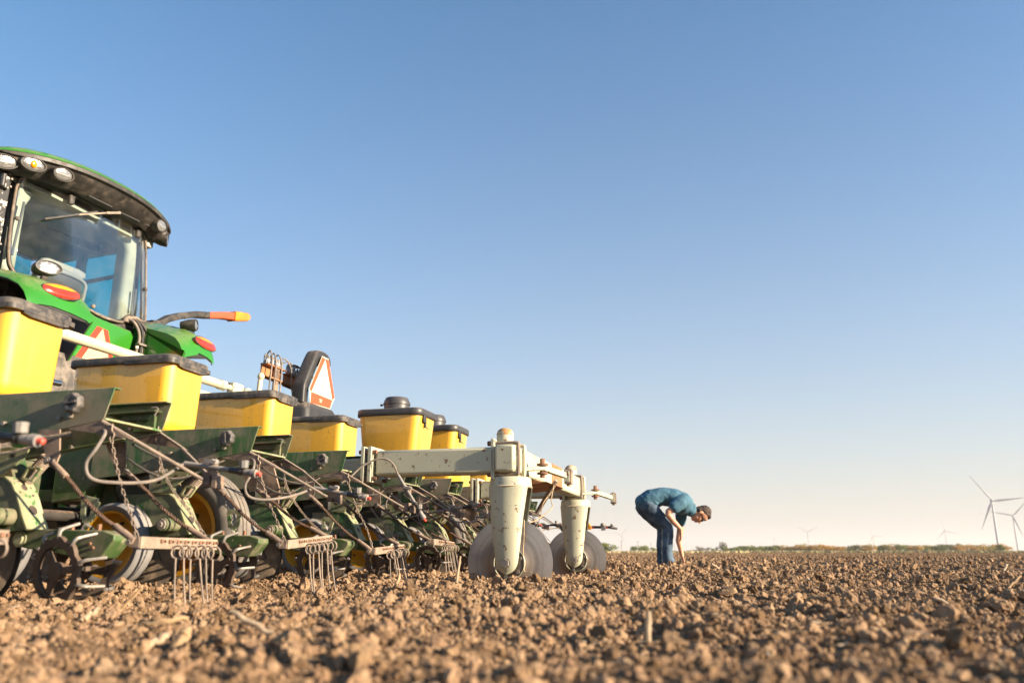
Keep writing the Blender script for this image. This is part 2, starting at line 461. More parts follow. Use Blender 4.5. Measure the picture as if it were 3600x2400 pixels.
M['crop'] = leafmat('green_crop', (.22, .21, .09), (.27, .24, .11), (.24, .18, .09))

def glass(name, tint, refl=1.0, dirt=.06):
    m = bpy.data.materials.new(name); m.use_nodes = True
    nt = m.node_tree; nt.nodes.clear()
    out = nt.nodes.new('ShaderNodeOutputMaterial')
    tr = nt.nodes.new('ShaderNodeBsdfTransparent'); tr.inputs[0].default_value = rgba(tint)
    gl = nt.nodes.new('ShaderNodeBsdfGlossy'); gl.inputs['Roughness'].default_value = .02
    fr = nt.nodes.new('ShaderNodeFresnel'); fr.inputs['IOR'].default_value = 1.5
    ml = N(nt, 'ShaderNodeMath', operation='MULTIPLY'); ml.inputs[1].default_value = refl
    nt.links.new(fr.outputs[0], ml.inputs[0])
    ms = nt.nodes.new('ShaderNodeMixShader')
    nt.links.new(ml.outputs[0], ms.inputs[0]); nt.links.new(tr.outputs[0], ms.inputs[1]); nt.links.new(gl.outputs[0], ms.inputs[2])
    df = nt.nodes.new('ShaderNodeBsdfDiffuse'); df.inputs[0].default_value = (.62, .56, .48, 1)
    v = coords(nt, rnd=False)
    m2 = nt.nodes.new('ShaderNodeMixShader')
    d = N(nt, 'ShaderNodeMath', operation='MULTIPLY'); d.inputs[1].default_value = dirt
    nt.links.new(ramp(nt, noise(nt, v, 4, 6, .7), .3, .75), d.inputs[0])
    nt.links.new(d.outputs[0], m2.inputs[0])
    nt.links.new(ms.outputs[0], m2.inputs[1]); nt.links.new(df.outputs[0], m2.inputs[2])
    nt.links.new(m2.outputs[0], out.inputs['Surface'])
    return m
M['glass_rear'] = glass('rear_glass', (.93, .96, .96), .35, .02)
M['glass_side'] = glass('teal_side_glass', (.06, .78, .80), .15, .004)

def soilmat():
    m, nt, b = new_mat('tilled_soil')
    tc = nt.nodes.new('ShaderNodeTexCoord')
    g = nt.nodes.new('ShaderNodeNewGeometry')
    v = g.outputs['Position']
    oi = nt.nodes.new('ShaderNodeObjectInfo')
    a = mix(nt, ramp(nt, noise(nt, v, 1.3, 4), .3, .7), (.205, .125, .075), (.30, .192, .118))
    a = mix(nt, ramp(nt, noise(nt, v, 25, 4), .35, .65), a, (.325, .22, .132))
    a = mix(nt, ramp(nt, oi.outputs['Random'], .35, 1.0), a, (.16, .10, .055))
    nt.links.new(a, b.inputs['Base Color'])
    b.inputs['Roughness'].default_value = 1.0
    b.inputs['Specular IOR Level'].default_value = .1
    bp = nt.nodes.new('ShaderNodeBump'); bp.inputs['Strength'].default_value = .7; bp.inputs['Distance'].default_value = .006
    nt.links.new(noise(nt, v, 170, 4, .6), bp.inputs['Height']); nt.links.new(bp.outputs[0], b.inputs['Normal'])
    return m
M['soil'] = soilmat()

# ------------------------------------------------------------------ terrain
def vnoise(x, y, seed):
    xi = np.floor(x).astype(np.int64); yi = np.floor(y).astype(np.int64)
    xf = x - xi; yf = y - yi
    def h(i, j):
        n = (i * 374761393 + j * 668265263 + seed * 974711) & 0x7fffffff
        n = ((n ^ (n >> 13)) * 1274126177) & 0x7fffffff
        return ((n ^ (n >> 16)) & 0xffff) / 65535.0
    u = xf*xf*(3-2*xf); w = yf*yf*(3-2*yf)
    return (h(xi,yi)*(1-u)+h(xi+1,yi)*u)*(1-w) + (h(xi,yi+1)*(1-u)+h(xi+1,yi+1)*u)*w - .5
def height(x, y):
    x = np.asarray(x, float); y = np.asarray(y, float)
    z = .040*vnoise(x*1.1, y*1.1, 1) + .055*vnoise(x*2.7, y*2.7, 2) + .040*vnoise(x*7, y*7, 3) + .022*vnoise(x*19, y*19, 4)
    far = np.clip((np.hypot(x, y) - 250) / 150, 0, 1)
    near = np.clip((1.1 - np.hypot(x, y)) / .7, 0, 1)
    return (z - .022) * (1 - far) * (1 - .6*near) - .05 * near
def axis(lo, hi, step, far, g):
    a = list(np.arange(lo, hi, step))
    s = step; x = a[-1]
    while x < far: s *= g; x += s; a.append(x)
    s = step; x = lo; b = []
    while x > -far: s *= g; x -= s; b.append(x)
    return np.array(b[::-1] + a)
gx = axis(-4.5, 5.5, .026, 6500, 1.11)
gy = axis(.4, 12.0, .026, 9000, 1.10)
X, Y = np.meshgrid(gx, gy)
Zg = height(X, Y)
nx, ny = len(gx), len(gy)
vs = np.stack([X.ravel(), Y.ravel(), Zg.ravel()], 1)
ii = (np.arange(ny-1)[:, None]*nx + np.arange(nx-1)[None, :]).ravel()
fs = np.stack([ii, ii+1, ii+nx+1, ii+nx], 1)
me = bpy.data.meshes.new('field')
me.vertices.add(len(vs)); me.vertices.foreach_set('co', vs.ravel())
me.loops.add(len(fs)*4); me.loops.foreach_set('vertex_index', fs.ravel())
me.polygons.add(len(fs)); me.polygons.foreach_set('loop_start', np.arange(len(fs))*4)
me.update(calc_edges=True); me.validate()
me.materials.append(M['soil'])
me.polygons.foreach_set('use_smooth', np.ones(len(fs), bool))
field = link('field', me); field['kind'] = 'structure'

# clods: lumps of earth scattered over the field as one mass
protos = []
for k in range(9):
    bm = bmesh.new()
    bmesh.ops.create_icosphere(bm, subdivisions=3, radius=1)
    P = np.array([v.co[:] for v in bm.verts])
    r = np.random.default_rng(100 + k)
    cent = r.normal(size=(16, 3)); cent /= np.linalg.norm(cent, axis=1)[:, None]
    hgt = r.uniform(.62, 1.2, 16)
    d = ((P[:, None, :] - cent[None]) ** 2).sum(2)
    i1 = d.argmin(1); srt = np.sort(d, 1)
    edge = np.clip((srt[:, 1] - srt[:, 0]) * 2.2, 0, 1)
    rad = hgt[i1] * (.76 + .24 * edge)
    cuts = r.normal(size=(8, 3)); cuts /= np.linalg.norm(cuts, axis=1)[:, None]
    Q = P * rad[:, None] * np.array([1, r.uniform(.7, 1), r.uniform(.6, .9)])
    for c in cuts:
        dd = Q @ c - r.uniform(.38, .72)
        Q = Q - np.clip(dd, 0, None)[:, None] * c * .95
    Q += (np.stack([vnoise(P[:,0]*5+k, P[:,1]*5+P[:,2]*3, 9+i) for i in range(3)], 1)) * .16
    for v, q in zip(bm.verts, Q): v.co = q
    pm = bpy.data.meshes.new('clod'); bm.to_mesh(pm); bm.free()
    pm.materials.append(M['soil'])
    pm.polygons.foreach_set('use_smooth', [True]*len(pm.polygons))
    pm.set_sharp_from_angle(angle=math.radians(32))
    protos.append(pm)
pts, scl = [], []
def scatter(y0, y1, dens, s0, s1, power, marg=1.0):
    ya = np.arange(y0, y1, (y1-y0)/40); dy = (y1-y0)/40
    for yy in ya:
        hw = .70*(yy+dy) + marg
        n = rng.poisson(dens * 2*hw*dy)
        x = rng.uniform(-hw, hw, n); y = rng.uniform(yy, yy+dy, n)
        u = rng.uniform(size=n)
        s = (s0**(1-power) + u*(s1**(1-power) - s0**(1-power)))**(1/(1-power))
        keep = np.hypot(x, y) > .75
        dd = np.hypot(x, y)
        s = np.minimum(s, .018 + .02*dd)
        clump = vnoise(x*2.3, y*2.3, 21) + .6*vnoise(x*6, y*6, 22)
        keep &= (rng.uniform(size=n) < np.clip(.72 + 1.1*clump, .22, 1)) | (s < .008)
        z = height(x, y) + s*rng.uniform(-.35, .5, n)
        pts.append(np.stack([x, y, z], 1)[keep]); scl.append(s[keep])
scatter(.8, 2.6, 6500, .003, .009, 1.2, .6)
scatter(.8, 3.4, 2300, .008, .024, 1.9, .7)
scatter(.9, 3.4, 60, .022, .040, 1.5, .7)
scatter(2.4, 6, 2400, .0055, .014, 1.4, 1.0)
scatter(2.6, 7, 520, .012, .032, 2.0, 1.0)
scatter(3, 9, 36, .028, .055, 1.6, 1.2)
scatter(6, 16, 480, .008, .026, 1.8, 1.2)
scatter(6, 16, 36, .024, .055, 2.0, 1.2)
scatter(9, 30, 16, .035, .075, 2.0)
scatter(16, 50, 45, .022, .060, 2.3)
scatter(50, 140, 5.0, .04, .09, 2.3)
scatter(140, 260, .5, .06, .11, 2.0)
pts = np.concatenate(pts); scl = np.concatenate(scl)
me = bpy.data.meshes.new('soil_clods')
me.vertices.add(len(pts)); me.vertices.foreach_set('co', pts.ravel())
at = me.attributes.new('size', 'FLOAT', 'POINT'); at.data.foreach_set('value', scl)
at = me.attributes.new('turn', 'FLOAT_VECTOR', 'POINT'); at.data.foreach_set('vector', rng.uniform(0, 6.28, (len(pts), 3)).ravel())
at = me.attributes.new('pick', 'INT', 'POINT'); at.data.foreach_set('value', rng.integers(0, len(protos), len(pts)).astype(np.int32))
me.materials.append(M['soil'])
clods = link('soil_clods', me); clods['kind'] = 'stuff'
pc = bpy.data.collections.new('clod_kinds')
for i, pm in enumerate(protos):
    po = bpy.data.objects.new('clod_kind', pm); pc.objects.link(po)
ng = bpy.data.node_groups.new('clod_scatter', 'GeometryNodeTree')
ng.interface.new_socket('Geometry', in_out='INPUT', socket_type='NodeSocketGeometry')
ng.interface.new_socket('Geometry', in_out='OUTPUT', socket_type='NodeSocketGeometry')
gi = ng.nodes.new('NodeGroupInput'); go = ng.nodes.new('NodeGroupOutput')
iop = ng.nodes.new('GeometryNodeInstanceOnPoints')
ci = ng.nodes.new('GeometryNodeCollectionInfo'); ci.inputs['Collection'].default_value = pc
ci.inputs['Separate Children'].default_value = True; ci.inputs['Reset Children'].default_value = True
def na(name, typ):
    n = ng.nodes.new('GeometryNodeInputNamedAttribute'); n.data_type = typ; n.inputs[0].default_value = name
    return n.outputs[0]
L = ng.links.new
L(gi.outputs[0], iop.inputs['Points']); L(ci.outputs[0], iop.inputs['Instance'])
iop.inputs['Pick Instance'].default_value = True
L(na('pick', 'INT'), iop.inputs['Instance Index'])
er = ng.nodes.new('FunctionNodeEulerToRotation')
L(na('turn', 'FLOAT_VECTOR'), er.inputs[0]); L(er.outputs[0], iop.inputs['Rotation'])
L(na('size', 'FLOAT'), iop.inputs['Scale'])
L(iop.outputs[0], go.inputs[0])
gm = clods.modifiers.new('scatter', 'NODES'); gm.node_group = ng
def gz(x, y): return float(height(np.array([x]), np.array([y]))[0])

# ------------------------------------------------------------------ planter: frame
RZ = -ANG
pf = thing('planter_frame', 'pale green and dark green steel planter frame with tool bars, cross beam and transport tyres', 'planter', WP(0, 0), RZ)
def seg(a, b, w, h): return MB().bar(a, b, w, h)
obj('main_toolbar', MB().box((-1.2, 3.0, .52), (.18, 10.6, .18)), M['green_dark'], pf, .008)
obj('front_toolbar', MB().box((-1.75, 3.2, .62), (.18, 9.6, .18)), M['green_dark'], pf, .008)
for u in (1.2, 2.9, 3.86, 5.55):
    obj('frame_link', MB().bar((-1.2, u, .57), (-1.75, u, .62), .12, .12), M['green_dark'], pf, .006)
obj('drawbar', MB().bar((-1.7, 3.38, .62), (-3.2, 3.38, .5), .16, .16), M['green_dark'], pf, .006)
# rear guidance beam
BU = 2.19
obj('side_beam', MB().box(((.262 + 1.02) / 2, BU, .683), (.758, .15, .152)), M['cream'], pf, .016)
obj('side_beam', MB().box(((.262 + 1.02) / 2, 4.42, .683), (.758, .15, .152)), M['cream'], pf, .016)
for u in (BU, 4.42):
    b = obj('clamp_plate', MB().box((.235, u, .675), (.026, .21, .215)), M['cream'], pf, .004)
    obj('clamp_plate', MB().box((.19, u, .675), (.024, .21, .215)), M['cream'], pf, .004)
    for du, dz in ((-.085, .075), (.085, .075), (-.085, -.085), (.085, -.085)):
        obj('bolt', MB().tube([(.16, u+du, .675+dz), (.275, u+du, .675+dz)], .013, 6), M['rust'], b)
    obj('rear_arm', MB().bar((-1.2, u, .60), (.18, u, .66), .11, .12), M['cream'], pf, .008)
obj('cross_beam', MB().box((1.08, 3.37, .69), (.118, 2.56, .158)), M['cream'], pf, .014)
obj('beam_patch', MB().box((1.1405, 3.35, .692), (.004, .36, .150)), M['rust_orange'], pf)
for u in (2.22, 4.404):
    for du in (-.075, .075):
        z0, z1, x0, x1 = .600, .782, 1.008, 1.152
        obj('u_bolt', MB().tube(smooth_path([(x0-.01, u+du, z0), (x1-.02, u+du, z0), (x1, u+du, z0+.02), (x1, u+du, z1-.02), (x1-.02, u+du, z1), (x0-.01, u+du, z1)], 4), .011, 7), M['cream_tube'] if du > 0 else M['rod'], pf)
    obj('u_bolt_plate', MB().box((1.002, u, .69), (.022, .21, .235)), M['cream'], pf, .004)
    for du in (-.075, .075):
        for z in (.600, .782):
            obj('bolt', MB().tube([(.965, u+du, z), (.992, u+du, z)], .015, 6), M['rust'], pf)
# steering links hung from the cross beam
for u, s in ((2.42, 0), (4.55, 0)):
    lk = obj('steering_lug', MB().bar((1.08, u-.12, .640), (1.245, u, .655), .05, .022).box((1.10, u-.13, .645), (.045, .05, .10)), M['cream'], pf, .004)
    obj('pin', MB().tube([(1.235, u, .60), (1.235, u, .715)], .016, 8).lathe([(.0, .62), (.034, .62), (.034, .632), (0, .632)], (1.235, u, 0), (0, 0, 1), 12).lathe([(.0, .672), (.036, .672), (.036, .685), (0, .685)], (1.235, u, 0), (0, 0, 1), 12), M['rust'], lk)
    obj('link_end', MB().box((1.375, u+.115, .612), (.045, .065, .09)).tube([(1.375, u+.115, .555), (1.375, u+.115, .665)], .014, 8), M['brown'], lk, .004)
    obj('steering_link', MB().bar((1.24, u+.005, .657), (1.36, u+.10, .618), .046, .034).box((1.37, u+.11, .615), (.035, .06, .075)), M['cream'], pf, .004)
obj('brace_rod', MB().tube([(1.215, 2.95, .628), (1.055, 3.05, .42)], .016, 8), M['rod'], pf)
obj('brace_plate', MB().prism([(.98, .61), (1.20, .60), (1.16, .592), (.98, .572)], 2.7, 3.3), M['rust_orange'], pf)
tw = [(1.20, 2.95, .62), (1.18, 2.94, .50), (1.19, 2.9, .44), (1.10, 2.8, .36), (1.05, 2.75, .34)]
obj('twine', MB().tube(smooth_path(tw, 5), .0035, 5).tube(smooth_path([(1.21, 2.96, .63), (1.17, 2.97, .55), (1.13, 2.9, .47), (1.10, 2.95, .38), (1.05, 3.0, .30)], 5), .0025, 5), M['twine'], pf)
obj('added_shaft', MB().tube([(-.92, -2.0, .335), (-.92, 8.0, .335)], .028, 10), M['dark_steel'], pf)  # added dark shaft, closes the bright sky gap under the row units
obj('added_lower_bar', MB().box((-1.45, 3.2, .36), (.12, 9.6, .10)), M['dark_steel'], pf, .006)  # added dark bar, blocks sky showing below the toolbars
# transport wheels
def wheel(parent, u, v, z, R, w, rr):
    t = obj('transport_tyre', MB().lathe([(rr, -.40*w), (rr+.02, -.46*w), (R-.07, -.50*w), (R-.03, -.46*w), (R-.008, -.36*w), (R-.004, -.30*w), (R-.012, -.285*w), (R-.012, -.27*w), (R, -.255*w), (R+.001, -.10*w), (R-.010, -.09*w), (R-.010, -.07*w), (R+.002, -.06*w), (R+.002, .06*w), (R-.010, .07*w), (R-.010, .09*w), (R+.001, .10*w), (R, .255*w), (R-.012, .27*w), (R-.012, .285*w), (R-.004, .30*w), (R-.03, .46*w), (R-.07, .50*w), (rr+.02, .46*w), (rr, .40*w)], (v, u, z), (0, 1, 0), 64), M['tread'], parent, angle=50)
    obj('wheel_rim', MB().lathe([(rr+.004, -.42*w), (rr+.012, -.46*w), (rr-.012, -.44*w), (rr-.02, -.2*w), (rr*.78, .0), (rr*.55, -.02), (.07, -.03), (.07, -.06), (0, -.06)], (v, u, z), (0, 1, 0), 40), M['rim'], t)
    for k in range(6):
        a = 2*math.pi*k/6
        obj('wheel_nut', MB().tube([(v + .10*math.cos(a), u-.045, z + .10*math.sin(a)), (v + .10*math.cos(a), u-.015, z + .10*math.sin(a))], .013, 6), M['green_worn'], t)
for u in (1.4475, 5.3075):
    wheel(pf, u, -.50, .262, .332, .22, .212)
    obj('wheel_arm', MB().bar((-.52, u+.16, .27), (-1.2, u+.16, .50), .05, .10).tube([(-.52, u-.02, .27), (-.52, u+.18, .27)], .03, 10), M['green_dark'], pf, .004)
    obj('wheel_bracket', MB().prism([(-.24, .66), (-.16, .66), (-.10, .50), (-.10, .42), (-.16, .40), (-.30, .58)], u+.20, u+.212), M['brown'], pf)
# white hydraulic cylinder and line work above the bar
obj('hydraulic_cylinder', MB().tube([(-1.3, .35, 1.36), (-1.3, 2.72, 1.375)], .033, 18), M['cream_tube'], pf)
obj('cylinder_head', MB().tube([(-1.3, 2.72, 1.375), (-1.3, 2.78, 1.375)], .040, 8).tube([(-1.3, 2.78, 1.375), (-1.3, 2.86, 1.375)], .022, 10), M['cream'], pf)
obj('cylinder_clevis', MB().box((-1.3, 2.93, 1.37), (.06, .14, .10)).tube([(-1.26, 3.06, 1.35), (-1.34, 3.06, 1.35)], .06, 14), M['cream'], pf, .006)
obj('cylinder_stand', MB().bar((-1.3, .4, 1.36), (-1.25, .4, .6), .08, .08), M['green_dark'], pf, .006)
obj('cylinder_stand', MB().bar((-1.3, 3.06, 1.36), (-1.25, 3.06, .6), .08, .10), M['green_dark'], pf, .006)
obj('fold_arm', MB().bar((-1.34, 1.6, 1.24), (-1.34, 3.0, 1.28), .05, .06), M['cream'], pf, .006)
obj('chrome_pipe', MB().tube([(-1.45, .25, 1.10), (-1.45, 1.4, 1.12)], .018, 12), M['chrome'], pf)
obj('grey_pipe', MB().tube([(-1.15, .1, .90), (-1.25, 1.6, .93)], .035, 14), M['blue_pipe'], pf)
cp = obj('vacuum_cap', MB().lathe([(0, -.03), (.072, -.03), (.08, -.02), (.08, .04), (0, .04)], (-1.22, .42, 1.015), (.55, -.8, .1), 24), M['plastic'], pf)
obj('cap_handle', MB().box((-1.20, .385, 1.02), (.02, .012, .09), Euler((.0, .6, .6)).to_matrix()), M['plastic_grey'], cp)
obj('cap_mark', MB().box((-1.262, .40, 1.055), (.02, .006, .03), Euler((.0, .3, .6)).to_matrix()), M['red'], cp)
# brown manifold with row of valves and looping lines
mf = obj('valve_rail', MB().prismx([(3.25, 1.555), (3.55, 1.545), (3.55, 1.645), (3.25, 1.66)], -1.30, -1.288).prismx([(3.60, 1.535), (3.86, 1.53), (3.86, 1.64), (3.60, 1.648)], -1.30, -1.288).box((-1.27, 3.4, 1.652), (.07, .30, .010)).box((-1.27, 3.73, 1.642), (.07, .26, .010)).box((-1.27, 3.55, 1.55), (.07, .62, .012)), M['rust_orange'], pf, .002)
obj('rail_post', MB().bar((-1.262, 3.435, 1.68), (-1.262, 3.41, .60), .05, .03), M['brown'], pf, .003)
for i, u in enumerate([3.267, 3.311, 3.366, 3.429, 3.465, 3.512, 3.622, 3.671, 3.726, 3.786, 3.841]):
    z = 1.655 - .018 * (u - 3.25) / .6
    vv = obj('valve', MB().lathe([(0, 0), (.017, 0), (.017, .022), (.013, .024), (.013, .05), (.015, .052), (.015, .066), (.009, .068), (.009, .084), (0, .086)], (-1.27, u, z), (0, 0, 1), 10), M['plastic_grey'], pf)
    obj('valve_bulb', MB().lathe([(.0135, .025), (.0155, .032), (.0155, .044), (.0135, .05)], (-1.27, u, z), (0, 0, 1), 10), M['blue_pipe'], vv)
for i, (u, up, dv, du, dz) in enumerate(((3.275, .10, .05, -.08, -.40), (3.33, .085, .05, -.07, -.40), (3.39, .085, .06, -.05, -.40), (3.47, .07, .06, .05, -.35), (3.53, .05, .06, .06, -.38), (3.63, .06, .02, .25, -.04), (3.68, .055, .02, .22, -.05), (3.73, .05, .02, .2, -.06))):
    obj('seed_line', MB().tube(smooth_path([(-1.27, u, 1.71), (-1.26, u+.004, 1.70+up*.45), (-1.25+dv*.4, u+du*.3+.02, 1.70+up*.6), (-1.24+dv, u+du*.7+.02, 1.70+up*.2+dz*.15), (-1.22+dv, u+du, 1.71+dz*.6), (-1.2+dv, u+du*1.4, 1.71+dz)], 5), .0062, 7), M['hose'], pf)
obj('pressure_gauge', MB().tube([(-1.25, 3.17, 1.30), (-1.25, 3.185, 1.50)], .02, 10).ell((-1.25, 3.19, 1.53), (.028, .03, .032)), M['cream_tube'], pf)
# black moulded tank with handle carrying the sign
obj('tank', MB().loft([rrect(-1.10, 3.70, .16, .29, .06, z) for z in (1.05, 1.30)] + [rrect(-1.10, 3.70, .13, .25, .06, 1.36), rrect(-1.10, 3.70, .08, .22, .05, 1.375)]), M['plastic'], pf)
hp = [(3.475, 1.36), (3.475, 1.46), (3.495, 1.53), (3.635, 1.77), (3.69, 1.808), (3.79, 1.808), (3.835, 1.785), (3.842, 1.75)]
def handle(mb):
    P = smooth_path([(-1.05, a, b) for a, b in hp], 5)
    rings = []
    for i, p in enumerate(P):
        t = (P[min(i+1, len(P)-1)] - P[max(i-1, 0)]).normalized()
        n = Vector((1, 0, 0)).cross(t).normalized()
        rings.append([p + Vector((1, 0, 0))*(q.x) + n*q.y for q in rrect(0, 0, .056, .043, .020, 0, 4)])
    mb.loft(rings)
mb = MB(); handle(mb); obj('handle_arch', mb, M['plastic'], pf)

sg = thing('slow_vehicle_sign', 'faded triangular warning sign with orange border on black bracket behind yellow boxes', 'sign', WP(-.97, 3.78, 1.37), RZ)
hexa = [(-.115, .425), (.00, .425), (.155, .105), (.08, -.005), (-.275, -.015), (-.305, .10)]
def inset(poly, d):
    c = Vector((sum(p[0] for p in poly)/6, sum(p[1] for p in poly)/6))
    return [tuple(c + (Vector(p) - c) * d) for p in poly]
obj('backing_plate', MB().prismx(hexa, -.004, .0), M['sign_white'], sg)
top = (-.058, .410); bl = (-.270, .082); br = (.112, .078)
hx = inset(hexa, .975)
obj('border', MB().prismx([hx[0], top, bl, hx[5]], .0, .0016), M['sign_red'], sg)
obj('border', MB().prismx([top, hx[1], hx[2], br], .0, .0016), M['sign_red'], sg)
obj('border', MB().prismx([bl, br, hx[2], hx[3], hx[4], hx[5]][0:2] + [hx[3], hx[4]], .0, .0016), M['sign_red'], sg)
obj('centre_panel', MB().prismx([(top[0], top[1]-.006), (br[0]-.004, br[1]+.003), (bl[0]+.005, bl[1]+.003)], .0, .0014), M['sign_white'], sg)
obj('slot', MB().prismx([(-.078, .235), (-.071, .235), (-.085, .135), (-.092, .135)], .0014, .0024), M['plastic'], sg)
for a, b in ((-.075, .262), (-.165, .075), (.025, .068)):
    obj('bolt', MB().tube([(.001, a, b), (.006, a, b)], .006, 6), M['rust'], sg)
obj('maker_print', MB().box((.0019, -.10, .045), (.0008, .05, .006)).box((.0019, -.10, .034), (.0008, .04, .004)).box((.0019, -.10, .025), (.0008, .036, .004)), M['sign_white'], sg)
obj('sign_post', MB().bar((-.03, -.08, .40), (-.03, -.08, -.75), .03, .02), M['dark_steel'], sg)

# ------------------------------------------------------------------ guide coulters
def coulter(u, label):
    t = thing('guide_coulter', label, 'coulter', WP(1.05, u), RZ, 'guide coulters under the cross beam')
    st = obj('stem', MB().lathe([(.050, .50), (.050, .838), (.0495, .842)], (0, 0, 0), (0, 0, 1), 24), M['cream'], t)
    obj('stem_cap', MB().lathe([(.0500, .839), (.0512, .843), (.049, .856), (.040, .871), (.024, .880), (0, .883)], (0, 0, 0), (0, 0, 1), 24), M['cap'], t)
    obj('collar', MB().lathe([(.032, .56), (.055, .56), (.055, .60), (.032, .60)], (0, 0, 0), (0, 0, 1), 20), M['green_worn'], t)
    # bent fork: top band and two tapering legs rounded in section
    def legring(z, w, cx, side, depth):
        out = []
        for i in range(11):
            a = math.pi * i / 10
            out.append(Vector((cx - w*math.cos(a), side*(.062 + depth*math.sin(a)), z)))
        for i in range(10, -1, -1):
            a = math.pi * i / 10
            out.append(Vector((cx - (w-.006)*math.cos(a), side*(.062 + (depth-.010)*math.sin(a)), z)))
        return out
    for side in (-1, 1):
        prof = [(.535, .118, .036, .062), (.46, .110, .032, .060), (.36, .098, .028, .055), (.24, .084, .028, .046), (.14, .071, .028, .038)]
        rings = [legring(z, w, cx, side, d) for z, w, cx, d in prof]
        for k in range(1, 7):
            a = k / 6 * math.pi / 2
            rings.append(legring(.125 - .085*math.sin(a), max(.069*math.cos(a), .012), .027, side, max(.034*math.cos(a), .014)))
        lg = obj('fork_leg', MB().loft(rings), M['cream'], t, angle=45)
        obj('axle_bolt', MB().tube([(.03, side*.085, .10), (.03, side*.122, .10)], .024, 6).lathe([(.0, 0), (.028, 0), (.028, .006), (0, .006)], (.03, side*.092, .10), (0, side, 0), 16), M['bolt'], lg)
    bandr = []
    for z, g in ((.53, .125), (.575, .122), (.585, .115)):
        bandr.append([Vector((.035 + g*math.cos(a) * (1 if abs(math.cos(a)) < .999 else 1), g*.98*math.sin(a), z)) for a in [2*math.pi*i/32 for i in range(32)]])
    obj('fork_crown', MB().loft(bandr), M['cream'], t, angle=50)
    obj('weld_bead', MB().lathe([(.124, -.006), (.131, 0), (.124, .006)], (.035, 0, .530), (0, 0, 1), 40), M['cream_tube'], t)
    c = (.03, 0, .10); R = .254
    d = obj('disc', MB().lathe([(0, -.028), (.10, -.028), (.13, -.010), (.16, -.006), (R-.03, -.004), (R, .0), (R-.03, .004), (.16, .006), (.13, -.002), (.10, -.02), (0, -.02)], c, (0, 1, 0), 72), M['disc'], t, angle=30)
    f = obj('hub_flange', MB().lathe([(0, -.036), (.072, -.036), (.089, -.033), (.091, -.028), (0, -.028)], (.036, 0, .10), (0, 1, 0), 40), M['disc_hub'], t)
    obj('flange_rim', MB().lathe([(.088, -.036), (.091, -.038), (.094, -.034), (.091, -.029)], (.036, 0, .10), (0, 1, 0), 48), M['cream'], f)
    for k in range(6):
        a = 2*math.pi*k/6 + .35
        obj('hub_bolt', MB().tube([(c[0] + .076*math.cos(a), -.046, c[2] + .076*math.sin(a)), (c[0] + .076*math.cos(a), -.034, c[2] + .076*math.sin(a))], .011, 6), M['bolt'], f)
    return t
ct = coulter(2.224, 'nearer steel disc coulter in chipped pale green fork under the cross beam')
obj('snagged_stalk', MB().tube(smooth_path([(.128, -.05, .34), (.124, -.04, .25), (.118, -.035, .17), (.120, -.035, .10), (.125, -.035, .055), (.165, -.04, .05)], 5), .0028, 5), M['twine'], ct)
coulter(4.404, 'farther steel disc coulter in pale green fork beside the open field')

# ------------------------------------------------------------------ row units
YC = .19
BARS = {-1: (.19, .20), 0: (.192, .188), 1: (.193, .224), 2: (.165, .188), 3: (.228, .212)}
SPRAY = {0: ((.384, .475), (.70, .428)), 1: ((.396, .458), (.69, .403)), 2: ((.425, .605), (.607, .335)), 3: ((.322, .435), (.655, .481)), 4: ((.33, .44), (.66, .44)), 5: ((.36, .46), (.66, .40)), 6: ((.34, .42), (.68, .44)), 7: ((.50, .436), (1.10, .432)), -1: ((.38, .46), (.70, .42))}
def link_mesh(mb):
    a, b, r = .0095, .0042, .0018
    path = [(a + b*math.cos(t), b*math.sin(t), 0) for t in np.linspace(-math.pi/2, math.pi/2, 6)] + [(-a - b*math.cos(t), -b*math.sin(t), 0) for t in np.linspace(-math.pi/2, math.pi/2, 6)]
    mb.tube(path + [path[0]], r, 5, False)
def chain(parent, path, step=.0205):
    P = [V3(p) for p in path]
    co = obj('chain', MB().tube(smooth_path([P[0]+Vector((0,0,.05)), P[0]+Vector((0,0,.025)), P[0]+Vector((.012,0,.012)), P[0]+Vector((.006,0,-.006)), P[0]+Vector((-.008,0,-.002))], 4), .0028, 6), M['chain'], parent)
    cum = [0]
    for i in range(1, len(P)): cum.append(cum[-1] + (P[i]-P[i-1]).length)
    n = max(2, int(cum[-1] / step))
    for k in range(n):
        s = (k + .5) * cum[-1] / n
        i = max(j for j in range(len(P)-1) if cum[j] <= s)
        t = (P[i+1]-P[i]).normalized(); p = P[i] + t * (s - cum[i])
        q = t.to_track_quat('X', 'Z').to_matrix().to_4x4()
        o = cobj('chain_link', 'chain_link', link_mesh, M['chain'], co)
        o.matrix_local = Matrix.Translation(p) @ q @ Matrix.Rotation(math.radians(40 + 90*(k % 2)), 4, 'X')
